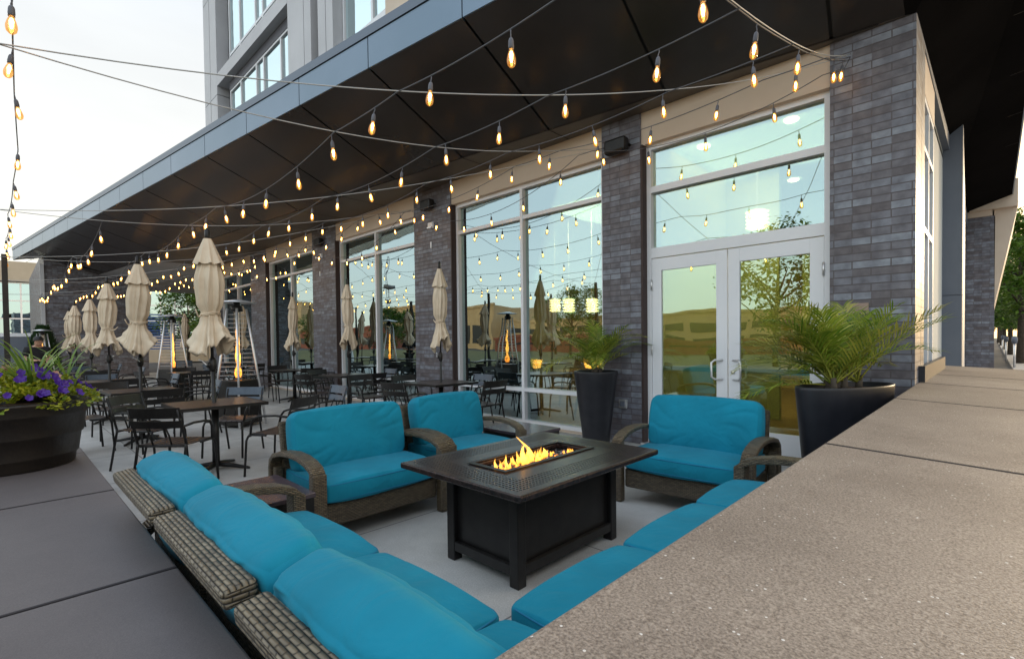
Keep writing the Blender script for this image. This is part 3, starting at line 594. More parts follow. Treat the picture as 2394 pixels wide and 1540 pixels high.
# upper storeys
TY = 7.0
def tb(name, x0, x1, z0, z1, mat, d0=0, d1=.3, parent=None):
    m = MB(); m.box(x0, TY+d0, z0, x1, TY+d1, z1); return bp(name, m, mat, parent)
for x0, x1 in ((-26.6, -25.72), (-25.66, -24.75)):
    for z0, z1 in ((5.5, 11.0), (11.03, 12.4), (12.43, 17), (17.03, 26)): tb('wall_panel', x0, x1, z0, z1, M['tower'], 0, .5)
tb('recess_panel', -26.6, -9, 5.4, 26, M['tower_dark'], .62, .8)
tb('recess_panel', -25.72, -25.66, 5.5, 26, M['joint'], .05, .4)
for a, b, wins, mul in ((-24.0, -17.08, ((5.5, 12.40), (13.32, 19)), (-22.62, -20.85, -20.09, -18.44)), (-13.86, -11.17, ((5.5, 26),), (-12.22, -11.33))):
    for z0, z1 in wins:
        m = MB(); m.box(a, TY+.30, z0, a+.08, TY+.42, z1); m.box(b-.08, TY+.3, z0, b, TY+.42, z1); m.box(a+.08, TY+.3, z1-.08, b-.08, TY+.42, z1); m.box(a+.08, TY+.3, z0, b-.08, TY+.42, z0+.07)
        for v in mul: m.box(v-.05, TY+.29, z0+.07, v+.05, TY+.42, z1-.08)
        if z0 > 13: m.box(a+.08, TY+.295, 13.86, b-.08, TY+.415, 13.96)
        if b > -12: m.box(a+.08, TY+.20, 9.85, b-.08, TY+.415, 10.05)
        o = bp('window', m, M['white']); g_ = MB(); g_.box(a+.04, TY+.36, z0+.04, b-.04, TY+.375, z1-.04); bp('pane', g_, M['towerglass'], o)
tb('wall_panel', -24.74, -17.1, 12.78, 13.30, M['tower'], 0, .5); tb('wall_panel', -24.0, -17.1, 12.4, 12.77, M['tower_dark'], .28, .5)
tb('wall_panel', -24.74, -17.1, 19, 20, M['tower'], 0, .5)
for x0, x1 in ((-17.08, -15.86), (-15.82, -15.34), (-14.85, -14.36), (-14.32, -13.9)): tb('wall_panel', x0, x1, 5.5, 26, M['tower'], 0, .5)
tb('recess_panel', -15.34, -14.85, 5.5, 26, M['brown'], .3, .5)
for x0, x1 in ((-11.17, -10.16), (-10.12, -7), (-6.96, -3), (-2.96, .3)): tb('wall_panel', x0, x1, 5.5, 26, M['beige'], .05, .5)
# inside lights of the building (lit lamps seen through the glass)
M['lamp_on'] = emat('lit_lamp', (1, .80, .48), 11); M['down'] = emat('lit_downlight', (1, .88, .68), 9); M['orange'] = emat('lit_orange_shade', (1, .42, .08), 9)
def downlight(x, y, label):
    m = MB(); m.lathe([(0.001, 0), (.075, 0), (.09, .012), (.09, .03)], 16, (0, 0, 0)); o = m.build('downlight', M['down'], None, loc=(x, y, ZH-.155)); tag(o, label, 'ceiling light', 'round ceiling lights inside')
def inz(px, py, z): return atz(px, py, z)
for px, py, lb in ((1645, 345, 'round lit ceiling light at the left behind the door transom'), (1850, 283, 'round lit ceiling light nearest the glass behind the top transom'), (1855, 423, 'round lit ceiling light deep in the lobby right of the pendant'), (1803, 463, 'small round lit ceiling light deepest in the lobby')):
    p = inz(px, py, ZH-.15); downlight(p.x, p.y, lb)
def pendant(x, y, z, label, n=14, r=.16):
    o = empty('pendant_lamp', (x, y, z), 0, label, 'pendant lamp', 'pendant lamps inside')
    m = MB(); m.tube([(0, 0, .1), (0, 0, ZH-.13-z)], .006, 5); m.build('cord', M['white'], o)
    m = MB()
    for k in range(5):
        z_ = -.13+k*.06; m.lathe([(r*.8, z_), (r*1.08, z_+.02), (r*.8, z_+.04)], n, close=False)
    m.lathe([(.001, -.1), (r*.5, -.06), (r*.5, .08), (.001, .12)], 12); m.build('shade', M['lamp_on'], o); return o
p = aty(1770, 515, 8.6); pendant(p.x, p.y, p.z, 'glowing faceted pendant lamp hanging behind the glass over the doors')
for i, px in enumerate((1298, 1330, 1384)):
    p = aty(px, 715, 9.0); pendant(p.x, p.y, p.z, ('leftmost', 'middle', 'rightmost')[i]+' of three small ribbed pendant lamps behind the big window', 10, .13)
m = MB(); a = aty(1105, 695, 11); b = aty(1215, 688, 11); m.box(-.0, -.05, -.03, (b-a).x, .05, .03); tag(m.build('linear_lamp', M['lamp_on'], None, loc=a), 'long glowing strip lamp hanging behind the big window', 'strip lamp')
for i, (px, py) in enumerate(((1247, 850), (1386, 848))):
    p = aty(px, py, 8.3); o = empty('table_lamp', (p.x, p.y, 0), 0, ('orange lampshade glowing low behind the window left of the tall palm urn', 'orange lampshade glowing low behind the leaves of the tall palm urn')[i], 'lamp')
    m = MB(); m.lathe([(.15, p.z-.1), (.2, p.z+.08)], 20, close=False); m.build('lamp_shade', M['orange'], o)
    m = MB(); m.tube([(0, 0, .02), (0, 0, p.z+.05)], .015, 6); m.lathe([(.12, 0), (.12, .02), (.01, .03)], 16); m.build('lamp_stand', M['int_dark'], o)
for i, (x, y) in enumerate(((-5.2, 7.6), (-6.4, 8.6), (-9.6, 8.0), (-4.6, 9.4), (-14.4, 8.0))):
    o = empty('lounge_table', (x, y, 0), .3*i, ['round wooden lounge table just inside the big window', 'wooden lounge table farther inside behind the white mullion', 'wooden lounge table behind the second window', 'wooden lounge table deep inside near the lamp', 'wooden lounge table behind the third window'][i], 'table', 'tables inside')
    m = MB(); m.lathe([(.001, .70), (.45, .70), (.45, .735), (.001, .735)], 24); m.build('tabletop', M['int_floor'], o)
    for k in range(4):
        a = PI/4+k*PI/2; m = MB(); m.tube([(.3*math.cos(a), .3*math.sin(a), .7), (.42*math.cos(a), .42*math.sin(a), .01)], .02, 6); m.build('leg', M['int_dark'], o)
# ------------------------------------------------------------------ cushions and wicker seats
def cushion(name, w, d, t, parent, M4, seed=0, puff=.35, wr=.012, n=26, rad=.055, crown=0.0):
    """rounded, stuffed box cushion: w along x, d along y, t along z, centred at the origin then moved by M4"""
    mb = MB(); off = Vector((seed*7.3, seed*3.1, seed*1.7)); nt_ = 8
    hx, hy, hz = w/2, d/2, t/2
    def pt(p):
        q = Vector((max(-hx+rad, min(hx-rad, p[0])), max(-hy+rad, min(hy-rad, p[1])), max(-hz+rad*.7, min(hz-rad*.7, p[2]))))
        dd = Vector(p)-q
        if dd.length > 1e-9: q = q+dd.normalized()*min(rad, dd.length*1.0 if dd.length < rad else rad)
        u, v = p[0]/hx, p[1]/hy
        bulge = (1-abs(u)**2.4)*(1-abs(v)**2.4)
        k = p[2]/hz
        q.z += k*puff*t*.5*bulge
        # corners stay pinched, sides belly out
        q.x += (p[0]/hx)*.022*(1-v*v)*(1-k*k*.6); q.y += (p[1]/hy)*.022*(1-u*u)*(1-k*k*.6)
        pinch = (abs(u)*abs(v))**3; q.z *= 1-.25*pinch
        # wrinkles running from the edges inwards
        e_ = max(abs(u), abs(v))
        nn = noise.noise(Vector((q.x*3.0, q.y*3.0, 0))+off)*.7
        ang = math.atan2(q.y*1.2, q.x)
        rip = -((1-abs(math.sin(ang*6.5+noise.noise(Vector((q.x*2.5, q.y*2.5, 1))+off)*5)))**3)*max(0, e_-.38)*max(0, 1.03-e_)*5
        q.z += k*wr*(nn+rip*1.0)
        return M4 @ q
    for ax in range(3):
        for sg in (-1, 1):
            def fn(i, j):
                a = 2*i-1; b = 2*j-1
                # denser near the rims
                a = math.sin(a*PI/2*.98)/math.sin(PI/2*.98); b = math.sin(b*PI/2*.98)/math.sin(PI/2*.98)
                if ax == 2: p = (a*hx, b*hy*sg, sg*hz)
                elif ax == 0: p = (sg*hx, a*hy, b*hz*sg)
                else: p = (a*hx*-sg, sg*hy, b*hz)
                return pt(p)
            mb.grid(fn, n*2, 12 if ax != 2 else n*2)
    return mb
def put_cushion(name, w, d, t, parent, M4, seed, puff=.35, wr=.012, crown=0, pipe=True, rad=.055):
    mb = cushion(name, w, d, t, parent, M4, seed, puff, wr, rad=rad)
    o = mb.build(name, M['teal'], parent, merge=False)
    bm = bmesh.new(); bm.from_mesh(o.data); bmesh.ops.remove_doubles(bm, verts=bm.verts, dist=.0008); bmesh.ops.recalc_face_normals(bm, faces=bm.faces)
    for f in bm.faces: f.smooth = True
    bm.to_mesh(o.data); bm.free()
    if pipe:
        pm_ = MB()
        for sg in (-1, 1):
            pts = []; rx, ry = w/2-.006, d/2-.006; c = .035
            for (cx_, cy_, a0) in ((rx-c, ry-c, 0), (-rx+c, ry-c, 90), (-rx+c, -ry+c, 180), (rx-c, -ry+c, 270)):
                for k in range(5):
                    a = R(a0+k*22.5); X_ = cx_+c*math.cos(a); Y_ = cy_+c*math.sin(a)
                    u, v = X_/(w/2), Y_/(d/2)
                    pts.append((X_, Y_, sg*(t/2-.008)*(1-.25*(abs(u)*abs(v))**3)))
            out = []
            for i in range(len(pts)):
                A = Vector(pts[i]); B = Vector(pts[(i+1) % len(pts)]); L = (B-A).length; k = max(1, int(L/.08))
                for j in range(k):
                    P_ = A.lerp(B, j/k); u, v = P_.x/(w/2), P_.y/(d/2); P_.x += u*.02*(1-v*v); P_.y += v*.02*(1-u*u); out.append(M4 @ P_)
            out.append(out[0]); pm_.tube(out, .0055, 5, cap=False)
        pm_.build('piping', M['piping'], o)
    return o
def arm_path():
    pts = [(-.37, .08), (-.375, .44), (-.36, .50), (-.30, .545), (-.18, .575), (0, .592), (.14, .588), (.26, .568), (.335, .54), (.375, .50)]
    return pts
def loveseat(Wd, label, seed, back_h=.78):
    o = empty('wicker_armchair', (0, 0, 0), 0, label, 'armchair', 'wide wicker armchairs around the fire table')
    hw = Wd/2; aw = .102
    m = MB(); m.box(-hw+aw-.005, -.36, .12, hw-aw+.005, .34, .285); m.build('seat_base', M['wicker_fine'], o, bevel=.02)
    for s_ in (-1, 1):
        x0 = s_*(hw-aw) if s_ > 0 else -hw; x1 = x0+aw
        m = MB(); m.sweep(arm_path(), .038, x0, x1); m.build('armrest', M['wicker'], o, bevel=.012)
        m = MB(); m.box(x0+.002, .33, 0, x1-.002, .405, .515); m.build('leg', M['wicker'], o, bevel=.012)
        m = MB(); m.box(x0+.02, -.35, 0, x1-.02, -.29, .45); m.build('leg', M['wicker_fine'], o, bevel=.01)
    m = MB(); m.sweep([(-.30, .15), (-.345, .45), (-.40, back_h)], .05, -hw+aw-.01, hw-aw+.01); m.build('backrest', M['wicker'], o, bevel=.015)
    cw = Wd-2*aw-.01
    put_cushion('seat_cushion', cw, .70, .15, o, Matrix.Translation((0, .02, .36)), seed, .25, .010, rad=.026)
    Mb = Matrix.Translation((0, -.20, .635)) @ Matrix.Rotation(R(102), 4, 'X')
    put_cushion('back_cushion', cw, .46, .17, o, Mb, seed+5, .45, .022, pipe=False, rad=.06)
    return o
a = loveseat(1.16, 'wide wicker armchair with turquoise cushions nearest the corner sofa, left of the fire table', 1); a.location = (-3.62, 2.0, 0); a.rotation_euler.z = R(-90)
a = loveseat(1.02, 'wide wicker armchair with turquoise cushions farther off, between its twin and the big window', 2); a.location = (-3.70, 3.10, 0); a.rotation_euler.z = R(-88)
a = loveseat(1.16, 'wide wicker armchair with turquoise cushions in front of the white double doors', 3); a.location = (-1.82, 4.10, 0); a.rotation_euler.z = R(183)
# corner sofa modules
def module(Wd, label, seed, arm=0, corner=False, lean=.09, back=True):
    o = empty('sofa_section', (0, 0, 0), 0, label, 'sofa section', 'sections of the turquoise corner sofa')
    hw = Wd/2
    m = MB(); m.box(-hw+.004, -.40, .10, hw-.004, .40, .28); m.build('seat_base', M['wicker_fine'], o, bevel=.02)
    if back:
        m = MB(); m.sweep([(-.25, .12), (-.265, .58), (-.37, .79)], .05, -hw+.025, hw-.025)
        m.build('backrest', M['wicker_fine'], o, bevel=.015)
        m = MB(); m.sweep([(-.355, .812), (-.435, .80)], .05, -hw+.03, hw-.03); m.build('back_rail', M['wicker_light'], o, bevel=.014, seg=3)
    put_cushion('seat_cushion', Wd-.012, .80, .16, o, Matrix.Translation((0, .04, .365)), seed, .16, .008, rad=.026)
    if back:
        Mb = Matrix.Translation((0, -.215, .655)) @ Matrix.Rotation(R(108), 4, 'X')
        put_cushion('back_cushion', Wd+.0, .47, .16, o, Mb, seed+5, .5, .026, pipe=False, rad=.055)
    if arm:
        x0 = arm*(hw) if arm > 0 else -hw-.12
        m = MB(); m.sweep([(y_+.05, z_) for y_, z_ in arm_path()], .045, x0, x0+.115); m.build('armrest', M['wicker'], o, bevel=.012)
        m = MB(); m.box(x0+.002, .38, 0, x0+.113, .455, .515); m.build('leg', M['wicker'], o, bevel=.012)
    for sx in (-1, 1):
        for y_ in (-.36, .36):
            m = MB(); m.box(sx*(hw-.05)-.03, y_-.03, 0, sx*(hw-.05)+.03, y_+.03, .11); m.build('leg', M['wicker_fine'], o)
    return o
SY = .78
a = module(.84, 'far end section of the corner sofa with a wicker armrest, beside the dark side table', 11, arm=-1); a.location = (-2.46, SY, 0)
a = module(.80, 'middle section of the corner sofa along the low wall with a big creased turquoise cushion', 12); a.location = (-1.64, SY, 0)
a = module(.80, 'corner section of the turquoise sofa at the bottom of the view', 13); a.location = (-.83, SY, 0)
for i, (y0_, y1_) in enumerate(((1.27, 2.03), (2.04, 2.84), (2.85, 3.50))):
    a = module(y1_-y0_, ['nearest section of the sofa run under the parapet, turquoise seat only in view', 'second section of the sofa run under the parapet', 'last section of the sofa run under the parapet with a wicker armrest by the doors'][i], 15+i, arm=1 if i == 2 else 0, back=False)
    a.location = (-.83, (y0_+y1_)/2, 0); a.rotation_euler.z = R(90)
# ------------------------------------------------------------------ side tables
def side_table(x0, y0, x1, y1, label):
    cx_, cy_ = (x0+x1)/2, (y0+y1)/2; o = empty('side_table', (cx_, cy_, 0), 0, label, 'side table', 'low side tables between the seats'); w, d = (x1-x0)/2, (y1-y0)/2
    m = MB(); m.box(-w, -d, .42, w, d, .45); m.build('tabletop', M['glossy'], o, bevel=.005)
    m = MB(); m.box(-w+.01, -d+.01, .36, w-.01, -d+.04, .42); m.box(-w+.01, d-.04, .36, w-.01, d-.01, .42); m.box(-w+.01, -d+.04, .36, -w+.04, d-.04, .42); m.box(w-.04, -d+.04, .36, w-.01, d-.04, .42); m.build('apron', M['black'], o)
    for sx in (-1, 1):
        for sy in (-1, 1):
            m = MB(); m.box(sx*(w-.035)-.025, sy*(d-.035)-.025, 0, sx*(w-.035)+.025, sy*(d-.035)+.025, .36); m.build('leg', M['black'], o)
M['glossy'] = pm('glossy_brown_top', (.06, .045, .055), (.10, .075, .085), 12, .2, spec=.6)
side_table(-3.72, .82, -3.08, 1.38, 'low dark side table between the sofa armrest and the nearest wicker armchair')
side_table(-4.0, 3.66, -3.35, 4.2, 'low dark side table beyond the farther wicker armchair near the big window')
# ------------------------------------------------------------------ fire table
ft = empty('fire_table', (-2.21, 2.49, 0), 0, 'dark cast metal fire table with flames burning in its open top', 'fire table')
TX, TYh, hx_, hy_ = .53, .71, .14, .42
m = MB()
def ring(z, a, b): return [(-a, -b, z), (a, -b, z), (a, b, z), (-a, b, z)]
vs = ring(.622, TX, TYh)+ring(.622, hx_, hy_)+ring(.585, TX, TYh)+ring(.585, hx_, hy_)
m.add(vs, [(0, 1, 5, 4), (1, 2, 6, 5), (2, 3, 7, 6), (3, 0, 4, 7), (8, 12, 13, 9), (9, 13, 14, 10), (10, 14, 15, 11), (11, 15, 12, 8), (0, 8, 9, 1), (1, 9, 10, 2), (2, 10, 11, 3), (3, 11, 8, 0), (4, 5, 13, 12), (5, 6, 14, 13), (6, 7, 15, 14), (7, 4, 12, 15)])
m.build('tabletop', M['firetop'], ft, bevel=.010, seg=3)
m = MB(); m.box(-hx_-.03, -hy_-.03, .626, -hx_+.004, hy_+.03, .631); m.box(hx_-.004, -hy_-.03, .626, hx_+.03, hy_+.03, .631); m.box(-hx_+.004, -hy_-.03, .626, hx_-.004, -hy_+.004, .631); m.box(-hx_+.004, hy_-.004, .626, hx_-.004, hy_+.03, .631); m.build('burner_rim', M['black'], ft)
m = MB(); m.box(-hx_-.01, -hy_-.01, .50, hx_+.01, hy_+.01, .56); m.build('burner_tray', M['black'], ft)
m = MB()
for k in range(700):
    x, y = rnd.uniform(-hx_+.012, hx_-.012), rnd.uniform(-hy_+.012, hy_-.012); s_ = rnd.uniform(.006, .012)
    M4 = Matrix.Translation((x, y, .566+rnd.uniform(0, .016))) @ Matrix.Rotation(rnd.uniform(0, 6), 4, (rnd.random(), rnd.random(), rnd.random()+.1)); m.box(-s_, -s_, -s_*.7, s_, s_, s_*.7, M4)
m.build('glass_beads', M['beads'], ft)
bx, by = .31, .50
m = MB(); m.box(-bx+.03, -by+.03, .07, bx-.03, by-.03, .585); m.build('cabinet', M['black'], ft)
for sx in (-1, 1):
    for sy in (-1, 1):
        m = MB(); x, y = sx*(bx-.03), sy*(by-.03); m.box(x-.035, y-.035, .0, x+.035, y+.035, .584); m.build('leg', M['black'], ft, bevel=.006)
m = MB()
for s_ in (-1, 1):
    for zz in ((.065, .125), (.53, .583)):
        m.box(-bx+.065, s_*(by-.012)-.014, zz[0], bx-.065, s_*(by-.012)+.014, zz[1]); m.box(s_*(bx-.012)-.014, -by+.065, zz[0], s_*(bx-.012)+.014, by-.065, zz[1])
m.build('panel_frame', M['black'], ft, bevel=.005)
m = MB()
def tongue(mb, x, y, h, r, seed, n=7, seg=9, lean=(0, 0)):
    vs = []; rr = random.Random(seed); p1, p2 = rr.uniform(0, 6), rr.uniform(0, 6); tw = rr.uniform(0, 3)
    for i in range(seg+1):
        t = i/seg; rad_ = r*(math.sin(PI*min(1, t*.9+.12))**.8)*(1-t)**.55+.0008
        cx_ = x+lean[0]*t+.25*h*math.sin(t*3.1+p1)*t*.6; cy_ = y+lean[1]*t+.3*h*math.sin(t*3.6+p2)*t*.6
        for k in range(n):
            th = 2*PI*k/n+tw*t; vs.append((cx_+rad_*math.cos(th)*.55, cy_+rad_*math.sin(th)*1.15, .572+h*t))
    mb.add(vs, [(i*n+k, i*n+(k+1) % n, (i+1)*n+(k+1) % n, (i+1)*n+k) for i in range(seg) for k in range(n)], True)
for k in range(60):
    y = rnd.uniform(-.37, .16) if k < 48 else rnd.uniform(.1, .34)
    tongue(m, rnd.uniform(-.08, .08), y, rnd.uniform(.03, .10)*(1 if k < 48 else .5), rnd.uniform(.010, .024), k)
tongue(m, .0, -.02, .19, .022, 91, lean=(-.04, -.07)); tongue(m, .0, -.04, .15, .018, 95, lean=(-.06, -.05)); tongue(m, .02, -.12, .15, .028, 92)
m.build('flame', M['flame'], ft)
# ------------------------------------------------------------------ bistro chairs
def chair_proto(mat_back, cat_label='x'):
    o = empty('metal_armchair', (0, 0, 0), 0, cat_label, 'chair', 'black metal armchairs around the terrace tables')
    r = .0125
    for s_ in (-1, 1):
        x = s_*.235
        m = MB(); m.tube([(x*1.05, .25, 0), (x*1.02, .225, .38), (x, .205, .425), (x, .16, .44), (x, 0, .44)], r, 6); m.build('leg', M['black'], o)
        m = MB(); m.tube([(x*.98, -.30, 0), (x*.98, -.21, .42), (x*.99, -.205, .47)], r, 6); m.build('leg', M['black'], o)
        m = MB(); m.tube([(x*.99, -.205, .46), (x*.98, -.25, .62), (x*.97, -.31, .80)], r, 6); m.build('back_post', M['black'], o)
        m = MB(); m.tube([(x*.98, -.25, .63), (x*1.07, -.12, .648), (x*1.1, .05, .64), (x*1.1, .12, .62), (x*1.07, .155, .57), (x, .18, .44)], r, 6); m.build('armrest', M['black'], o)
    m = MB()
    m.tube([(-.235, -.2, .44), (.235, -.2, .44)], r, 6); m.build('seat_rail', M['black'], o); m = MB(); m.tube([(-.235, .19, .435), (.235, .19, .435)], r, 6); m.build('seat_rail', M['black'], o)
    m = MB()
    for k in range(7):
        x = -.195+k*.065; pts = [(-.2, .452), (-.1, .445), (.08, .447), (.17, .452), (.215, .438)]
        m.sweep(pts, .008, x-.027, x+.027)
    m.build('seat', M['slat'], o)
    def bow(z0, z1, n=8, dep=.035):
        mb = MB(); vs = []
        for i in range(n+1):
            t = i/n; x = -.245+.49*t; y = -.262-(z0-.62)*.29-dep*(1-(2*t-1)**2)
            for dy in (0, .014):
                vs += [(x, y+dy, z0), (x, y+dy-(z1-z0)*.29, z1)]
        fs = []
        for i in range(n):
            a = i*4; b = a+4; fs += [(a, b, b+1, a+1), (a+2, a+3, b+3, b+2), (a+1, b+1, b+3, a+3), (a, a+2, b+2, b)]
        fs += [(0, 1, 3, 2), (n*4, n*4+2, n*4+3, n*4+1)]
        mb.add(vs, fs); return mb
    m = bow(.715, .815); m2_ = bow(.62, .69); m.add(m2_.v, m2_.f); m.build('backrest', mat_back, o)
    for x in (-.09, .09): m = MB(); m.tube([(x, -.20, .45), (x, -.235, .55), (x, -.285, .64)], .008, 5); m.build('back_spindle', M['black'], o)
    return o
chA = chair_proto(M['black'])
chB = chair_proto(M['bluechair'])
def table_proto():
    o = empty('terrace_table', (0, 0, 0), 0, 'x', 'table', 'square slatted terrace tables')
    m = MB(); hw = .42
    for k in range(7):
        x = -hw+.02+k*(2*hw-.04)/7; m.box(x+.002, -hw+.02, .725, x+(2*hw-.04)/7-.003, hw-.02, .745)
    m.build('tabletop', M['slat'], o, bevel=.002)
    m = MB(); m.box(-hw, -hw, .715, hw, -hw+.018, .748); m.box(-hw, hw-.018, .715, hw, hw, .748); m.box(-hw, -hw+.018, .715, -hw+.018, hw-.018, .748); m.box(hw-.018, -hw+.018, .715, hw, hw-.018, .748); m.box(-.05, -hw+.02, .70, .05, hw-.02, .724); m.build('table_rim', M['black'], o)
    m = MB(); m.tube([(0, 0, .03), (0, 0, .715)], .038, 12); m.build('pedestal', M['black'], o)
    for k in range(4):
        a = PI/4+k*PI/2; m = MB(); c_, s_ = math.cos(a), math.sin(a)
        m.tube([(0.03*c_, .03*s_, .06), (.2*c_, .2*s_, .04), (.34*c_, .34*s_, .018), (.37*c_, .37*s_, .012)], [.03, .024, .017, .012], 6); m.build('foot', M['black'], o)
    return o
tP = table_proto()
# ------------------------------------------------------------------ folded parasols
def umbrella_proto(seed):
    rr = random.Random(seed); o = empty('closed_parasol', (0, 0, 0), 0, 'x', 'parasol', 'closed beige parasols standing in the tables')
    m = MB(); m.tube([(0, 0, .03), (0, 0, 1.16)], .026, 10); m.tube([(0, 0, 1.1), (0, 0, 2.5)], .019, 10); m.build('pole', M['black'], o)
    n = 8; ph = rr.uniform(0, 6); sd = Vector((seed*3.3, 0, 0))
    def foldr(th, R0, A, z, tw):
        a = th*n/2+ph/2+tw*z*1.6+1.5*noise.noise(Vector((math.cos(th)*1.1, math.sin(th)*1.1, z*1.1+9))+sd); f = abs(math.sin(a))**.7*.75+.35*abs(math.sin(a*2.0+1.3+z))
        nz = noise.noise(Vector((math.cos(th)*1.3, math.sin(th)*1.3, z*3))+sd)
        return R0*(1-A+A*f*1.5+nz*.25*A*2)
    def interp(tab, t):
        for (t0, a0, b0), (t1, a1, b1) in zip(tab[:-1], tab[1:]):
            if t <= t1: u = (t-t0)/(t1-t0); u = u*u*(3-2*u); return a0+(a1-a0)*u, b0+(b1-b0)*u
        return tab[-1][1], tab[-1][2]
    # t: z height, radius, fold depth
    body = [(0, .08, .1), (.12, .11, .22), (.35, .150, .30), (.55, .140, .30), (.66, .095, .2), (.72, .110, .26), (.88, .175, .34), (1.0, .225+rr.uniform(-.015, .02), .42)]
    nu, nv = 84, 44; lx, ly = rr.uniform(-.03, .03), rr.uniform(-.03, .03)
    def fb(i, j):
        t = j; th = 2*PI*i; r_, A = interp(body, t); z = 2.42-1.10*t; q = foldr(th, r_, A, t*1.0, 1.1 if t < .66 else .5)
        if t > .72: z += .09*math.sin(th*2+ph)*(t-.72)/.28+ (q-r_)*.8*(t-.72)/.28
        sh = (t > .3)*math.sin((t-.3)*3)*1.0
        return (q*math.cos(th)+lx*sh, q*math.sin(th)+ly*sh, z)
    m = MB(); m.grid(fb, nu, nv)
    def fi(i, j):
        p = Vector(fb(i, 1-.3*j)); return (p.x*(.80-.5*j), p.y*(.80-.5*j), p.z+.02)
    m.grid(fi, nu, 6); 
    def fl(i, j):
        p = Vector(fb(i, 1)); k = 1-.20*j; return (p.x*k, p.y*k, p.z+.02*j)
    m.grid(fl, nu, 2)
    m.build('canopy', M['canvas'], o, merge=True)
    def fc(i, j):
        th = 2*PI*i; r_ = .045+.118*(j**.9); q = foldr(th, r_, .08+.16*j, 0.2, .2); z = 2.52-.29*j+(q-r_)*.5*j
        return (q*math.cos(th), q*math.sin(th), z)
    m = MB(); m.grid(fc, nu, 12); m.lathe([(.001, 2.525), (.05, 2.52)], 14, close=False); m.build('vent_cap', M['canvas'], o, merge=True)
    m = MB()
    for zz, rd in ((1.685, .108), (1.70, .112)):
        m.tube([(rd*math.cos(a)*(1+.06*math.sin(3*a)), rd*math.sin(a), zz+.012*math.sin(a*2+ph)) for a in [2*PI*k/24 for k in range(25)]], .008, 5, cap=False)
    a = rr.uniform(3.4, 5.2); m.tube([(.11*math.cos(a), .11*math.sin(a), 1.69), (.15*math.cos(a), .15*math.sin(a), 1.66), (.2*math.cos(a+.3), .2*math.sin(a+.3), 1.68), (.25*math.cos(a+.4), .25*math.sin(a+.4), 1.73)], .009, 5); m.build('tie', M['canvas'], o)
    m = MB(); m.tube([(0, 0, 2.5), (0, 0, 2.62)], .032, 10); m.tube([(0, 0, 2.62), (0, 0, 2.64)], [.028, .012], 10); m.build('finial', M['black'], o)
    m = MB(); m.lathe([(.028, 1.07), (.045, 1.09), (.05, 1.14), (.045, 1.19), (.028, 1.22)], 14); m.tube([(0, -.03, 1.14), (.0, -.07, 1.14)], .03, 10); h = m.build('crank_housing', M['black'], o)
    m = MB(); m.tube([(0, -.07, 1.14), (0, -.09, 1.145), (-.07, -.095, 1.19), (-.08, -.13, 1.2)], .008, 6); m.build('handle', M['steel'], h)
    return o
umP = [umbrella_proto(q) for q in (3, 8, 14, 22, 31)]
def U(px, py): p = atz(px, py, 2.62); return (p.x, p.y)
tabs = [  # x, y, name of the table, umbrella?
    ((-6.22, 1.66), 'the nearest table, behind the corner sofa', 1, 0), ((-8.85, 1.42), 'the second table from the front', 1, .05), ((-11.6, 1.40), 'the third table from the front', 1, -.04),
    ((-15.6, 1.55), 'the fourth table back', 1, .1), ((-19.0, 1.55), 'the fifth table back', 1, 0), ((-22.4, 1.68), 'the rearmost table by the brick wing', 1, 0),
    ((-16.0, 5.05), 'the window table behind the big heater', 1, .05), ((-12.2, 4.98), 'the window table under the third window', 1, 0), ((-9.3, 4.88), 'the window table under the second window', 1, .06),
    ((-6.28, 4.86), 'the window table next to the wicker seats', 1, 0), ((-21.2, 4.75), 'the small far table in the passage', 1, 0), ((-13.4, 3.1), 'the bare table between the two heaters', 0, .2)]
ulab = ['nearest and largest closed beige parasol, behind the corner sofa', 'second closed beige parasol of the front row, left of the largest', 'third closed beige parasol of the front row with a loose tie', 'fourth closed beige parasol of the front row', 'fifth closed beige parasol, in front of its overlapping neighbour', 'rearmost closed beige parasol half hidden behind the fifth', 'closed beige parasol standing behind the big patio heater', 'closed beige parasol in front of the third window', 'closed beige parasol in front of the second window', 'closed beige parasol in front of the brick pillar beside the largest window', 'tiny far closed beige parasol in front of the green tree']
for i, ((x, y), nm, um, rz) in enumerate(tabs):
    place(tP, used, (x, y, 0), rz, 'dark square slatted table, '+nm)
    if um:
        o = place(umP[i % 5], used, (x, y, 0), i*1.3, ulab[i]); k_ = .66 if y > 4 else .82; o.scale = (k_*(1+.04*math.sin(i*2.3)), k_, 1+.012*math.sin(i*1.7))
        if i == 0: o.rotation_euler = (R(-.8), R(-2.4), .4); o.location = (-6.20, 1.66, 0); o.scale = (.84, .84, 1.02)
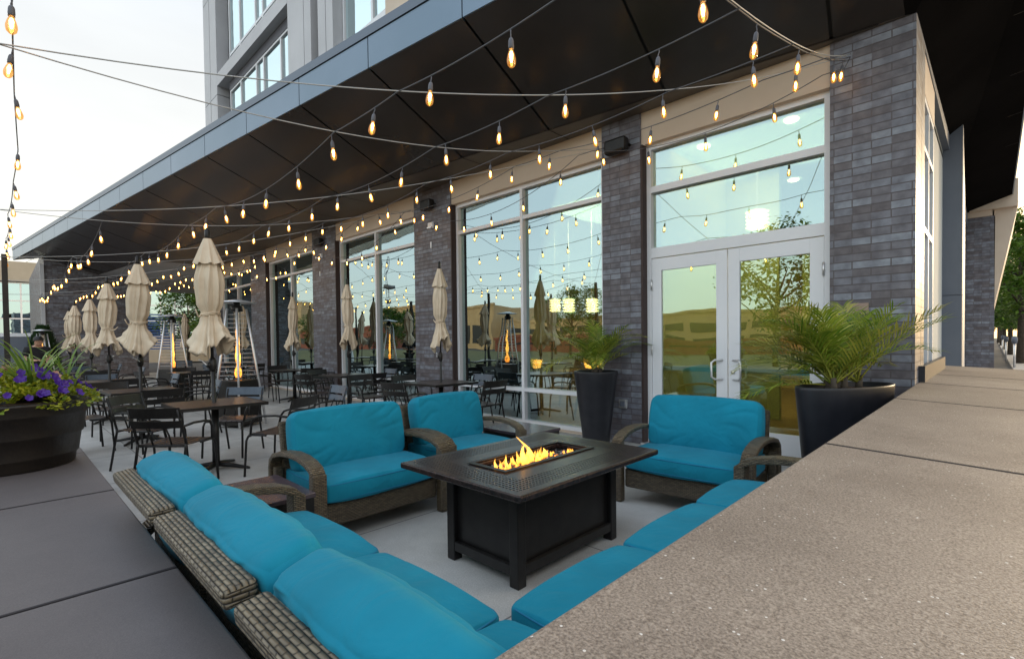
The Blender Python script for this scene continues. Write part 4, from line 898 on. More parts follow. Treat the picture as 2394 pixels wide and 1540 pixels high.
chairs = [  # table index, dx, dy, facing deg (0 = facing +y), kind, words
    (0, .46, -.46, 43, 'A', 'seen from behind, its back to the sofa, at the nearest table'), (0, -.73, -.46, -50, 'A', 'turned half left beside the nearest table'), (0, .65, .45, 125, 'A', 'empty, on the window side of the nearest table'), (0, -.71, .39, 224, 'B', 'with a blue grey back beyond the nearest table'), (0, -.1, 1.2, 178, 'B', 'blue grey back, window side beyond the nearest table'),
    (1, .30, -.66, 8, 'A', 'near side of the second table beside the flower barrel'), (1, .78, .05, 92, 'A', 'right end of the second table'), (1, -.1, .70, 178, 'B', 'window side of the second table'), (1, -.72, -.2, -84, 'A', 'far end of the second table'),
    (2, .2, -.66, 4, 'A', 'near side of the third table'), (2, .72, .1, 95, 'A', 'right end of the third table'), (2, 0, .72, 182, 'B', 'window side of the third table'), (2, -.72, 0, -90, 'B', 'far end of the third table'),
    (3, .72, 0, 90, 'A', 'right end of the fourth table'), (3, 0, .7, 180, 'B', 'window side of the fourth table'), (3, 0, -.7, 0, 'B', 'near side of the fourth table'),
    (4, .7, 0, 90, 'B', 'right end of the fifth table'), (4, 0, .7, 180, 'B', 'window side of the fifth table'), (5, .7, 0, 90, 'A', 'right end of the rearmost table'),
    (6, .72, 0, 90, 'A', 'right end of the window table behind the big heater'), (6, 0, -.7, 0, 'B', 'near side of the window table behind the big heater'), (6, -.72, 0, -90, 'A', 'far end of the window table behind the big heater'),
    (7, .74, 0, 85, 'A', 'right end of the table under the third window'), (7, .05, -.7, -5, 'A', 'near side of the table under the third window'), (7, -.74, 0, -90, 'A', 'far end of the table under the third window'), (7, 0, .66, 180, 'B', 'window side of the table under the third window'),
    (8, .76, -.05, 96, 'A', 'right end of the table under the second window'), (8, .15, -.72, 15, 'A', 'near side of the table under the second window, seen from behind'), (8, -.74, -.1, -75, 'A', 'far end of the table under the second window'), (8, 0, .66, 178, 'B', 'window side of the table under the second window'), (8, 1.5, -.4, -88, 'A', 'pulled away between the second and the largest window'),
    (9, .78, .15, 92, 'A', 'side-on against the largest window'), (9, .10, -.68, 10, 'A', 'seen from behind at the table next to the wicker seats'), (9, -.74, 0, -90, 'A', 'far end of the table next to the wicker seats'), (9, 0, .62, 182, 'B', 'window side of the table next to the wicker seats'),
    (10, .6, -.2, 80, 'B', 'right end of the small far table'), (11, .7, 0, 90, 'A', 'right end of the bare table'), (11, 0, -.7, 10, 'A', 'near side of the bare table between the heaters'), (11, -.7, .1, -90, 'A', 'far end of the bare table'), (11, 0, .7, 170, 'B', 'window side of the bare table')]
for ti, dx, dy, ang, kd, words in chairs:
    (x, y) = tabs[ti][0]
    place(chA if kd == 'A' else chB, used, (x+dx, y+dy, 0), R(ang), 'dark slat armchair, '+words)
# ------------------------------------------------------------------ patio heaters
def heater(loc, rz, label, sc=1.0, lit=True, n=0):
    o = empty('patio_heater', loc, rz, label, 'patio heater', 'pyramid patio heaters'); o.scale = (sc, sc, sc)
    m = MB(); b, t = .25, .21
    m.add([(-b, -b, .04), (b, -b, .04), (b, b, .04), (-b, b, .04), (-t, -t, .78), (t, -t, .78), (t, t, .78), (-t, t, .78)], [(3, 2, 1, 0), (4, 5, 6, 7), (0, 1, 5, 4), (1, 2, 6, 5), (2, 3, 7, 6), (3, 0, 4, 7)])
    m.build('base_cabinet', M['barrel'], o, bevel=.01)
    for sx in (-1, 1):
        for sy in (-1, 1):
            m = MB(); m.tube([(sx*.29, sy*.29, 0), (sx*.10, sy*.10, 1.98)], .018, 8); m.build('leg', M['steel'], o)
    for k in range(4):
        m = MB(); a = k*PI/2; ca, sa = math.cos(a), math.sin(a)
        for q in range(15):
            z = .86+q*.073; w = .29-(.19/1.98)*z
            p = [(-w, -w), (w, -w)]; m.tube([(x*ca-y*sa, x*sa+y*ca, z) for x, y in p], .0028, 4)
        m.build('wire_guard', M['steel'], o)
    m = MB(); m.lathe([(.055, .80), (.055, 1.95)], 16, close=False); m.build('glass_tube', M['clear'], o)
    m = MB(); m.lathe([(.02, 1.92), (.09, 1.94), (.085, 2.02), (.05, 2.04), (.05, 2.09)], 16); m.build('burner_head', M['black'], o)
    m = MB(); m.lathe([(.001, 2.14), (.05, 2.138), (.28, 2.09), (.285, 2.08), (.05, 2.10), (.001, 2.10)], 28, close=False); m.build('top_plate', M['steel'], o)
    if lit:
        m = MB(); rr = random.Random(n+3); vs = []; n_ = 8; seg = 26
        for i in range(seg+1):
            tt = i/seg; rd = .048*(.8+.5*noise.noise(Vector((tt*6, n, 0))))*(1-tt)**.35+.001; cx_ = .016*noise.noise(Vector((tt*5, n, 5))); cy_ = .016*noise.noise(Vector((tt*5, n, 9)))
            for k in range(n_): th = 2*PI*k/n_; vs.append((cx_+rd*math.cos(th), cy_+rd*math.sin(th), .82+.85*tt))
        m.add(vs, [(i*n_+k, i*n_+(k+1) % n_, (i+1)*n_+(k+1) % n_, (i+1)*n_+k) for i in range(seg) for k in range(n_)], True); m.build('flame', M['flame'], o)
    return o
heater((-9.2, 2.82, 0), R(28), 'pyramid patio heater with a tall flame right behind the largest parasol', n=1)
heater((-14.6, 3.0, 0), R(28), 'smaller looking pyramid patio heater with a flame, left of the largest parasol', n=4)
p = atw(98, 772, 16); heater((p.x, p.y, 0), R(20), 'far patio heater behind the man in black', .90, n=7)
# ------------------------------------------------------------------ planters
bl = empty('barrel_planter', (-4.56, .03, LZ), 0, 'dark brown half barrel planter standing on the wall slab at the left', 'planter')
m = MB(); prof = [(.001, 0), (.315, 0), (.325, .012), (.333, .07), (.343, .075), (.345, .085), (.36, .20), (.371, .205), (.373, .216), (.388, .335), (.399, .34), (.401, .35), (.405, .395), (.415, .41), (.415, .425), (.385, .425), (.38, .37), (.001, .37)]
m.lathe(prof, 56, close=False); m.build('tub', M['barrel'], bl)
m = MB(); m.lathe([(.001, .385), (.382, .375)], 24, close=False); m.build('soil', M['soil'], bl)
def clump(mb, cx_, cy_, cz, rx, rz_, n, size, rr, up=.3):
    for k in range(n):
        th, ph_ = rr.uniform(0, 2*PI), rr.uniform(0, 1); r_ = rr.uniform(.3, 1)
        x = cx_+rx*r_*math.cos(th)*math.cos(ph_*1.3); y = cy_+rx*r_*math.sin(th)*math.cos(ph_*1.3); z = cz+rz_*r_*math.sin(ph_*1.5)
        s_ = size*rr.uniform(.6, 1.3); d = Vector((math.cos(th)+rr.uniform(-.6, .6), math.sin(th)+rr.uniform(-.6, .6), rr.uniform(-.2, .8)+up)).normalized(); sd = d.cross(Vector((rr.uniform(-1, 1), rr.uniform(-1, 1), 1))).normalized()
        P = Vector((x, y, z)); mb.add([P, P+d*s_*.5+sd*s_*.28, P+d*s_, P+d*s_*.5-sd*s_*.28], [(0, 1, 2, 3)])
def flower_bed(parent_loc, rad, label, seed, dens=1.0):
    rr = random.Random(seed); o = empty('flower_bed', parent_loc, 0, label, 'flowers')
    m = MB()
    for k in range(int(150*dens)):
        a = rr.uniform(0, 2*PI); q = rad*math.sqrt(rr.random()); hz_ = .20*(1-(q/rad)**2)+.015
        clump(m, q*math.cos(a), q*math.sin(a), hz_*rr.uniform(.5, 1), .055, .05, 42, .034, rr)
    for k in range(int(30*dens)):
        a = rr.uniform(0, 2*PI); clump(m, rad*1.02*math.cos(a), rad*1.02*math.sin(a), -.01, .05, .035, 26, .032, rr, -.3)
    m.build('foliage', M['lime'], o)
    m = MB()
    for (bx_, by_, nn, L0) in ((.10, .12, 26, .46), (-.2, -.1, 18, .32), (.0, .28, 16, .36), (.2, -.2, 14, .34), (-.05, -.3, 16, .4), (-.3, .1, 14, .3)):
        for k in range(nn):
            a = rr.uniform(0, 2*PI); el = rr.uniform(.7, 1.35); L = L0*rr.uniform(.7, 1.25); w = rr.uniform(.006, .012)
            p = Vector((bx_*rad/.4+rr.uniform(-.03, .03), by_*rad/.4+rr.uniform(-.03, .03), .06)); h_ = Vector((math.cos(a), math.sin(a), 0)); sd = Vector((-math.sin(a), math.cos(a), 0)); vs = []; sg = 6
            for i in range(sg+1):
                t = i/sg; e2 = el-1.1*t*t; p = p+(h_*math.cos(e2)+Vector((0, 0, math.sin(e2))))*L/sg; ww = w*(1-t)**.6
                vs += [p-sd*ww, p+sd*ww]
            m.add(vs, [(2*i, 2*i+1, 2*i+3, 2*i+2) for i in range(sg)])
    m.build('grass_blades', M['blade'], o)
    def flower(mb, P, nrm_, r_):
        nrm_ = nrm_.normalized(); a = nrm_.cross(Vector((.3, .2, 1))).normalized(); b = nrm_.cross(a); vs = [P-nrm_*r_*.5]
        nn = 15
        for k in range(nn):
            th = 2*PI*k/nn; q = r_*(1+.12*math.cos(5*th)+rr.uniform(-.06, .06)); vs.append(P+(a*math.cos(th)+b*math.sin(th))*q+nrm_*r_*.12*math.cos(5*th+1))
        mb.add(vs, [(0, k+1, (k+1) % nn+1) for k in range(nn)])
    for nm_, mt, cnt, rad2 in (('petunia', M['petunia'], int(46*dens), .024), ('pink_flower', M['pink'], int(9*dens), .028)):
        for k in range(cnt):
            m = MB()
            a = rr.uniform(0, 2*PI) if nm_ == 'pink_flower' else rr.uniform(-1.9, 1.6); q = rad*(.35+.75*math.sqrt(rr.random())); z_ = .22*(1-(q/rad/1.15)**2)+.05
            d = Vector((math.cos(a)*1.1, math.sin(a)*1.1, .7+rr.uniform(-.3, .3))); flower(m, Vector((q*math.cos(a), q*math.sin(a), max(z_, -.02))), d, rad2*rr.uniform(.75, 1.25)); m.build(nm_, mt, o)
    for k in range(7):
        m = MB(); flower(m, Vector((-rad*.2+rr.uniform(-.06, .06), -.55*rad+rr.uniform(-.07, .07), .24+rr.uniform(-.02, .03))), Vector((1, .1, .6)), .03); m.build('red_flower', M['redf'], o)
    return o
flower_bed((-4.56, .03, LZ+.40), .41, 'violet petunias, lime foliage and grass blades growing in the dark barrel', 5)
def frond(mb, mr_, base, az, el, L, droop, rr, nl=26, ll=.2, w=.0075, side_el=.35):
    p = Vector(base); h_ = Vector((math.cos(az), math.sin(az), 0)); sg = nl; pts = [p.copy()]; dirs = []
    for i in range(sg):
        t = i/sg; e2 = el-droop*t**1.4; d = h_*math.cos(e2)+Vector((0, 0, math.sin(e2))); dirs.append(d); p = p+d*L/sg; pts.append(p.copy())
    mr_.tube(pts[::3]+[pts[-1]], [max(.0015, .008*(1-k/(len(pts[::3])))) for k in range(len(pts[::3])+1)], 4)
    sd = Vector((-math.sin(az), math.cos(az), 0))
    for i in range(int(sg*.2), sg):
        t = i/sg; d = dirs[i]; up = sd.cross(d)*-1
        if up.z < 0: up = -up
        lf = ll*(.55+.75*math.sin(PI*min(1, (t-.15)*1.05+.12)))*rr.uniform(.85, 1.1)
        for s_ in (-1, 1):
            dd = (sd*s_*.85+d*(.55+.5*t)+up*side_el*rr.uniform(.4, 1.3)).normalized(); wv = dd.cross(up).normalized()*w
            q0 = pts[i]; q1 = q0+dd*lf*.5; dd2 = (dd+Vector((0, 0, -.42*rr.uniform(.5, 1.4)))).normalized(); q2 = q1+dd2*lf*.5
            mb.add([q0-wv*.5, q0+wv*.5, q1+wv, q1-wv, q2], [(0, 1, 2, 3), (3, 2, 4)])
def palm(loc, label, specs, seed, stems, nl=26, ll=.2, mats=('palm', 'palm2')):
    rr = random.Random(seed); o = empty('palm', loc, 0, label, 'palm'); mA, mB_, mr_ = MB(), MB(), MB()
    for i, (az, el, L, dr) in enumerate(specs):
        b = stems[i % len(stems)]; frond(mA if (i % 3) else mB_, mr_, b, az, el, L, dr, rr, nl, ll)
    mA.build('leaves', M[mats[0]], o); mB_.build('leaves', M[mats[1]], o); mr_.build('leaf_stalks', M['palm2'], o)
    m = MB()
    for s_ in stems: m.tube([(s_[0], s_[1], -.03), (s_[0]*1.1, s_[1]*1.1, s_[2]+.06)], [.03, .02], 8)
    m.build('trunk', M['bark'], o); return o
# tall round urn between window and doors
ul = (-3.80, 5.52)
ur = empty('tall_urn', (ul[0], ul[1], 0), 0, 'tall charcoal urn tapering to its foot between the big window and the doors', 'planter')
m = MB(); m.lathe([(.001, 0), (.17, 0), (.175, .01), (.20, .25), (.245, .60), (.275, .86), (.29, .955), (.288, .975), (.262, .975), (.255, .93), (.001, .93)], 44, close=False); m.build('pot', M['planter'], ur)
m = MB(); m.lathe([(.001, .955), (.12, .952), (.256, .94)], 24, close=False); m.build('mulch', M['soil'], ur)
rr_ = random.Random(21); sp_ = []
for k in range(24):
    sp_.append((k*2.399+rr_.uniform(-.2, .2), rr_.uniform(.5, 1.4), rr_.uniform(.66, .92), rr_.uniform(.7, 1.5)))
palm((ul[0], ul[1], .95), 'dense green palm growing in the tall round urn', sp_, 4, [(0, 0, .05), (.05, .03, .04), (-.05, .02, .04)], 24, .17)
# long oval planter by the doors
oc = (-.90, 5.0); ol = empty('oval_planter', (oc[0], oc[1], 0), R(66), 'long oval charcoal planter in front of the doors and the right brick pillar', 'planter')
m = MB(); m.lathe([(.001, 0), (.62, 0), (.63, .01), (.72, .5), (.80, .96), (.80, .975), (.795, .985), (.735, .985), (.725, .93), (.001, .93)], 72, sx=.66, sy=.29, close=False); m.build('pot', M['planter'], ol)
m = MB(); m.lathe([(.001, .955), (.4, .952), (.73, .94)], 40, sx=.66, sy=.29, close=False); m.build('mulch', M['soil'], ol)
rr_ = random.Random(5); sp_ = []
for k in range(34): sp_.append((2.6+rr_.uniform(-1.5, 1.5) if k % 3 else rr_.uniform(0, 6.3), rr_.uniform(.5, 1.5), rr_.uniform(.6, .92), rr_.uniform(.5, 1.3)))
for az, el, L, dr in ((-.3, 1.0, .85, .5), (-.6, .8, .8, .4), (-.15, .75, .9, .3), (3.2, .55, .9, 1.0), (3.5, .3, .85, .9), (3.9, .1, .75, .6), (3.0, .9, .9, 1.2), (3.4, 1.2, 1.0, .9)): sp_.append((az, el, L, dr))
palm((-.96, 4.95, .95), 'spreading yellow green palm growing in the long oval planter', sp_, 9, [(0, -.08, .04), (.04, .1, .05), (.12, .22, .05), (-.06, 0, .03)], 28, .21, ('palm2', 'palm'))
# ------------------------------------------------------------------ support cables and strings of bulbs
def zc(t): return 3.0-.1*t+1.2*t*t
PX = [-3.8, -8.4, -12.8, -17.4, -22.0]; TXs = [-1.06, -3.88, -8.1, -12.7, -17.1, -21.8]
cabs = []   # (outer x, pillar x)
for i, p in enumerate(PX): cabs += [(p, TXs[i]), (p, TXs[i+1])]
cabs.append((-1.04, -1.02))
cl = ['from the second post', 'from the third post', 'from the fourth post', 'from the fifth post', 'from the rearmost post']
for i, (a, b) in enumerate(cabs):
    z_t = 4.16 if b > -2 else 4.02
    def P3(t): return (a+(b-a)*t, .02+(FY-.04)*t, zc(t)+(z_t-zc(1))*max(0, (t-.7)/.3)**2)
    m = MB(); m.tube([P3(k/24) for k in range(25)], .0042, 5)
    lb = 'pale wire running straight from the doors\' right pillar towards the viewer' if i == 10 else 'pale wire '+['from the nearest outer post', 'from the second outer post', 'from the third outer post', 'from the fourth outer post', 'from the rearmost outer post'][i//2]+' to the '+['brick pillar right of the doors', 'brick pillar left of the doors', 'brick pillar with the white siren', 'brick pillar with the white camera', 'fourth brick pillar from the doors', 'rearmost brick pillar'][i//2+i % 2]
    tag(m.build('support_cable', M['cable']), lb, 'cable', 'support wires across the terrace')
def cable_at(a, b, Y): t = Y/FY; return (a+(b-a)*t, Y, zc(t))
# bulb prototype: socket with pigtail > bulb
def sock_mesh():
    m = MB(); m.tube([(0, 0, .0), (.004, 0, -.02), (-.003, 0, -.045), (0, 0, -.065)], .0045, 5); m.lathe([(.006, -.055), (.013, -.062), (.017, -.075), (.019, -.11), (.0175, -.115), (.018, -.128), (.006, -.13)], 12); return m
def bulb_mesh():
    m = MB(); m.lathe([(.012, -.122), (.0135, -.135), (.022, -.16), (.029, -.19), (.030, -.205), (.026, -.228), (.014, -.243), (.001, -.247)], 14, close=False)
    m.m = 1
    for k in range(5):
        a = k*2*PI/5; c_, s_ = math.cos(a), math.sin(a); m.tube([(.004*c_, .004*s_, -.142), (.011*c_, .011*s_, -.165), (.004*c_, .004*s_, -.212)], .0016, 4)
    return m
so_ = sock_mesh().build('lamp_socket', M['socket']); bu_ = bulb_mesh().build('bulb', [M['bulb'], M['filament']])
sock_me, bulb_me = so_.data, bu_.data; bpy.data.objects.remove(so_); bpy.data.objects.remove(bu_)
rb = random.Random(99)
def add_bulb(root, p):
    s_ = bpy.data.objects.new('lamp_socket', sock_me); COL.objects.link(s_); s_.parent = root; s_.location = p
    s_.scale = (BS, BS, BS); s_.rotation_euler = (R(rb.uniform(-9, 9)), R(rb.uniform(-9, 9)), rb.uniform(0, 6))
    b_ = bpy.data.objects.new('bulb', bulb_me); COL.objects.link(b_); b_.parent = s_
def light_string(nodes, bulbs_at, label, sag=.014, clip=True):
    """nodes: 3D tie points in order; bulbs_at: list of fractions measured along x, y or explicit (seg,t)"""
    root = empty('string_lights', nodes[0], 0, label, 'string lights', 'strings of amber bulbs over the terrace'); o0 = Vector(nodes[0])
    pts = []
    def at(i, t):
        A, B = Vector(nodes[i]), Vector(nodes[i+1]); L = (B-A).length; p = A.lerp(B, t); p.z -= sag*L*L*4*t*(1-t)+.02*L*0; return p-o0
    for i in range(len(nodes)-1):
        n = max(4, int((Vector(nodes[i+1])-Vector(nodes[i])).length/.12)); pts += [at(i, k/n) for k in range(n)]
    pts.append(Vector(nodes[-1])-o0)
    m = MB(); m.tube(pts, .0045, 5); m.build('cord', M['wire'], root)
    for i, t in bulbs_at: add_bulb(root, at(i, t))
    return root
def row(Y, x0, label, xstart=-1.04, xend=-23.5, pitch=.70, sag=.014, dz=0):
    xs = sorted([cable_at(a, b, Y) for a, b in cabs], key=lambda p: -p[0]); xs = [(x, y, z+dz-.008) for x, y, z in xs if xend < x <= xstart+.1]
    if Y > 4.5: xs.insert(0, (-1.02, FY-.05, 4.12))
    xs.append((xend, Y, xs[-1][2])); B = []; x = x0
    while x > xend+.2:
        for i in range(len(xs)-1):
            if xs[i+1][0] < x <= xs[i][0]:
                t = (xs[i][0]-x)/(xs[i][0]-xs[i+1][0]); B.append((i, t)); break
        x -= pitch*rb.uniform(.93, 1.07)
    return light_string(xs, B, label, sag)
row(1.92, -1.84, 'string of amber bulbs nearest the camera, crossing from upper middle down to the parasols')
row(2.93, -1.52, 'second string of amber bulbs, between the nearest string and the middle one', dz=-.0)
row(3.96, -1.30, 'third string of amber bulbs, running just in front of the big window tops')
row(4.90, -1.25, 'fourth string of amber bulbs, close to the beige panels above the windows')
row(5.60, -1.64, 'string of amber bulbs running tight along the brick pillars', sag=.03, dz=-.06)
row(.98, -8.6, 'short far string of amber bulbs passing over the rear parasols', xstart=-8.2, xend=-23)
# string on the right cable
nd = [(-1.04, .3, 2.86)]+[(-1.04, y, zc(y/FY)-.01) for y in (1.3, 2.3, 3.3, 4.3, 5.2)]+[(-1.06, 5.84, 4.10)]
light_string(nd, [(0, .95), (1, .55), (2, .15), (2, .95), (3, .85), (5, .15), (5, .8)], 'string of amber bulbs overhead leading to the brick pillar right of the doors', sag=.004)
# string along the outer posts at the left edge
zp = []
for px, py, w in ((30, -60, 2.15), (27, -5, 2.6), (30, 112, 3.2), (33, 218, 3.9), (42, 350, 4.7), (31, 424, 5.4), (27, 468, 6.1), (18, 500, 6.9), (22, 528, 7.6), (14, 556, 8.6), (16, 584, 9.8), (13, 603, 11), (14, 622, 12.5), (12, 640, 14)):
    p = atw(px, py, w); zp.append(tuple(p))
light_string(zp, [(i, 0.0) for i in range(1, len(zp)-1)]+[(i, .5) for i in range(8, len(zp)-1)], 'string of amber bulbs hanging along the outer posts at the left edge', sag=.02)
for i, x in enumerate(PX[1:]):
    o = empty('steel_post', (x, (-.08, .11, .16, .16)[i], 0), 0, ['nearest dark steel post', 'dark steel post beside the flower barrel', 'third dark steel post', 'rearmost dark steel post'][i]+' carrying the light strings at the left edge', 'post', 'dark posts carrying the light strings')
    m = MB(); m.box(-.04, -.04, 0, .04, .04, 3.05); m.build('pole', M['black'], o, bevel=.006)
    m = MB(); m.tube([(0, 0, 3.0), (0, .08, 3.02)], .012, 6); m.build('hook', M['steel'], o)
# ------------------------------------------------------------------ fixtures on the pillars
def speaker(px, py, label):
    p = aty(px, py, FY-.10); o = empty('wall_speaker', (p.x, FY, p.z), 0, label, 'speaker', 'dark loudspeakers on the brick pillars')
    m = MB(); m.box(-.16, -.16, -.09, .16, -.03, .10); m.build('cabinet', M['black'], o, bevel=.03)
    m = MB(); m.tube([(-.17, -.05, 0), (-.17, -.01, .0), (.17, -.01, .0), (.17, -.05, 0)], .012, 6); m.build('bracket', M['black'], o)
speaker(1440, 343, 'dark loudspeaker high on the brick pillar left of the doors'); speaker(997, 480, 'dark loudspeaker high on the brick pillar beside the largest window'); speaker(743, 567, 'dark loudspeaker high on the brick pillar between the farther windows')
def siren(px, py, label, cam_=False):
    p = aty(px, py, FY-.05); o = empty('security_camera' if cam_ else 'alarm_siren', (p.x, FY, p.z), 0, label, 'camera' if cam_ else 'alarm')
    m = MB(); m.box(-.08, -.05, -.06, .08, -.001, .06); m.build('housing', M['white'], o, bevel=.01)
    m = MB()
    if cam_: m.tube([(0, -.05, -.04), (-.03, -.16, -.07)], .035, 12)
    else: m.box(-.07, -.075, -.055, .07, -.05, -.035)
    m.build('lens' if cam_ else 'strobe', M['steel'], o)
siren(1005, 527, 'white alarm box on the brick pillar beside the largest window'); siren(748, 598, 'white security camera on the pillar between the farther windows', True); siren(597, 650, 'tiny white security camera on the fourth brick pillar', True)
for i, (px, py, lb) in enumerate(((1009, 573, 'small white plate under the alarm box on the brick pillar'), (749, 640, 'small white plate under the camera on the farther pillar'))):
    p = aty(px, py, FY); m = MB(); m.box(-.02, -.02, -.06, .02, 0, .06); tag(m.build('wall_plate', M['white'], None, loc=(p.x, FY, p.z)), lb, 'plate')
p = aty(1459, 943, FY); o = empty('outlet_box', (p.x, FY, p.z), 0, 'grey outdoor socket box low on the brick pillar behind the tall urn', 'outlet')
m = MB(); m.box(-.06, -.04, -.06, .06, 0, .06); m.build('box', M['steel'], o, bevel=.008); m = MB(); m.box(-.035, -.055, -.03, .035, -.04, .035); m.build('cover', M['grey'], o)
p = aty(2005, 722, FY); m = MB(); m.box(-.09, -.012, -.055, .09, 0, .055); tag(m.build('wall_sign', pm('bronze_plate', (.35, .25, .2), rough=.5), None, loc=(p.x, FY, p.z)), 'small blank bronze plate on the brick pillar above the oval planter', 'sign')
# ------------------------------------------------------------------ man in black
def skin_obj(name, verts, edges, radii, mat, parent, lv=2, loc=(0, 0, 0)):
    me = bpy.data.meshes.new(name); me.from_pydata(verts, edges, []); me.materials.append(mat)
    o = bpy.data.objects.new(name, me); COL.objects.link(o); o.parent = parent; o.location = loc
    sk = o.modifiers.new('skin', 'SKIN'); sk.use_smooth_shade = True
    for i, r in enumerate(radii): v = me.skin_vertices[0].data[i]; v.radius = (r, r) if not isinstance(r, tuple) else r
    me.skin_vertices[0].data[0].use_root = True
    ss = o.modifiers.new('sub', 'SUBSURF'); ss.levels = ss.render_levels = lv; return o
pp = atw(86, 806, 12.2); man = empty('person', (pp.x, pp.y, 0), R(-75), 'man with short black hair and black shirt looking down behind the flower barrel', 'person')
V = [(0, 0, .92), (0, 0, 1.05), (0, .01, 1.22), (0, .03, 1.33), (0, .06, 1.40), (0, .10, 1.47), (0, .14, 1.53), (0, .175, 1.50),
     (.17, .02, 1.31), (.25, .05, 1.08), (.12, .28, 1.04), (-.17, .02, 1.31), (-.25, .05, 1.08), (-.08, .27, 1.06),
     (.09, 0, .86), (.10, .02, .48), (.10, -.02, .09), (.10, .12, .04), (-.09, 0, .86), (-.10, .02, .48), (-.10, -.02, .09), (-.10, .12, .04), (.09, .34, 1.05), (-.05, .33, 1.07)]
Ed = [(0, 1), (1, 2), (2, 3), (3, 4), (4, 5), (5, 6), (6, 7), (3, 8), (8, 9), (9, 10), (3, 11), (11, 12), (12, 13), (0, 14), (14, 15), (15, 16), (16, 17), (0, 18), (18, 19), (19, 20), (20, 21), (10, 22), (13, 23)]
rad_ = [.13, .12, .14, .09, .055, .085, .085, .03, .06, .042, .028, .06, .042, .028, .08, .055, .04, .03, .08, .055, .04, .03, .022, .022]
skin_obj('body', V, Ed, rad_, M['skin'], man)
skin_obj('shirt', [(0, 0, .88), (0, 0, 1.05), (0, .01, 1.22), (0, .03, 1.335), (.18, .02, 1.31), (.245, .04, 1.13), (-.18, .02, 1.31), (-.245, .04, 1.13), (0, .045, 1.375)], [(0, 1), (1, 2), (2, 3), (3, 4), (4, 5), (3, 6), (6, 7), (3, 8)], [(.17, .15), (.155, .14), (.175, .16), .12, .085, .07, .085, .07, .075], M['shirt'], man)
skin_obj('trousers', [(0, 0, .9), (.09, 0, .84), (.10, .02, .48), (.10, -.02, .08), (-.09, 0, .84), (-.10, .02, .48), (-.10, -.02, .08)], [(0, 1), (1, 2), (2, 3), (0, 4), (4, 5), (5, 6)], [.15, .1, .075, .06, .1, .075, .06], M['shirt'], man)
m = MB(); m.lathe([(.001, .115), (.055, .10), (.088, .065), (.10, .02), (.096, -.02)], 16, (0, 0, 0), close=False); hh = m.build('hair', M['hair'], man); hh.location = (0, .105, 1.525); hh.rotation_euler.x = R(14)
for k in range(2):
    m = MB(); m.lathe([(.001, -.008), (.009, 0), (.001, .008)], 8, (0, 0, 0), close=False); m.build('eye', M['hair'], man, loc=(-.032+.064*k, .205, 1.515))
for s_, bx_, by_, bz_ in ((1, .09, .34, 1.05), (-1, -.05, .33, 1.07)):
    vs = [(bx_, by_, bz_), (bx_-s_*.01, by_+.05, bz_)]; eg = [(0, 1)]; rd = [.022, .03]
    for k, (L, o_) in enumerate(((.06, -.028), (.072, -.010), (.068, .010), (.052, .028))):
        b0 = len(vs); vs += [(bx_-s_*.01+o_, by_+.085, bz_), (bx_-s_*.02+o_, by_+.085+L*.5, bz_-.01), (bx_-s_*.03+o_, by_+.085+L*.8, bz_-.03)]; eg += [(1, b0), (b0, b0+1), (b0+1, b0+2)]; rd += [.010, .009, .008]
    b0 = len(vs); vs += [(bx_-s_*.045, by_+.06, bz_+.01), (bx_-s_*.05, by_+.10, bz_+.015)]; eg += [(1, b0), (b0, b0+1)]; rd += [.012, .009]
    skin_obj('hand', vs, eg, rd, M['skin'], man, 1)
# ------------------------------------------------------------------ background at the left
o = empty('patio_screen', (-24.2, .3, 0), 0, 'grey blue screen panel with white frame behind the man in black', 'screen')
m = MB(); m.box(-.03, -1.0, .2, .03, .92, 1.72); m.build('panel', M['grey'], o)
m = MB(); m.box(-.05, -1.1, 1.72, .05, 1.02, 1.84); m.box(-.05, .92, 0, .05, 1.02, 1.72); m.box(-.05, -1.1, 0, .05, -1.0, 1.72); m.build('frame', M['white'], o)
def cypress(x, y, h, r, label, seed):
    rr = random.Random(seed); o = empty('cypress', (x, y, 0), 0, label, 'shrub'); m = MB(); m.tube([(0, 0, 0), (0, 0, h*.8)], [.05, .015], 6); m.build('trunk', M['bark'], o)
    m = MB()
    for k in range(3800):
        t = rr.random(); a = rr.uniform(0, 2*PI); q = r*(math.sin(PI*min(1, t*.72+.22)))**.8*(.75+.3*rr.random()); P = Vector((q*math.cos(a), q*math.sin(a), .05+t*h)); d = Vector((math.cos(a)*.5, math.sin(a)*.5, 1+rr.uniform(-.3, .5))).normalized(); sd = Vector((-math.sin(a), math.cos(a), 0)); L = .13*rr.uniform(.6, 1.3); m.add([P, P+d*L*.5+sd*.025, P+d*L, P+d*L*.5-sd*.025], [(0, 1, 2, 3)])
    m.build('crown', M['cypress'], o); return o
cypress(-22.8, 1.05, 1.95, .42, 'dense dark green cypress shrub in front of the brick wing', 3)
pb = pm('cream_plaster', (.42, .38, .31), (.48, .44, .37), 1, .7)
o = empty('pale_building', (-60, 4, 0), 0, 'pale building with tall gridded windows and slanted cream columns beyond the terrace', 'building')
M['farglass'] = glass('far_window_glass', (.1, .14, .16), (.62, .85, .90), .75)
m = MB(); m.box(-12, -12, 6.9, 0, 18, 8.6); m.box(-12, -12, 0, -.6, 18, 6.9); m.box(-.6, -12, 0, 0, 18, 1.9); m.build('wall', pb, o)
def fwin(y0, y1, z0, z1, nx, nz):
    m = MB(); 
    for k in range(nx+1): q = y0+(y1-y0)*k/nx; m.box(-.35, q-.06, z0, -.2, q+.06, z1)
    for k in range(nz+1): q = z0+(z1-z0)*k/nz; m.box(-.34, y0, q-.05, -.21, y1, q+.05)
    w = m.build('window', M['white'], o); g_ = MB(); g_.box(-.30, y0, z0, -.27, y1, z1); g_.build('pane', M['farglass'], w)
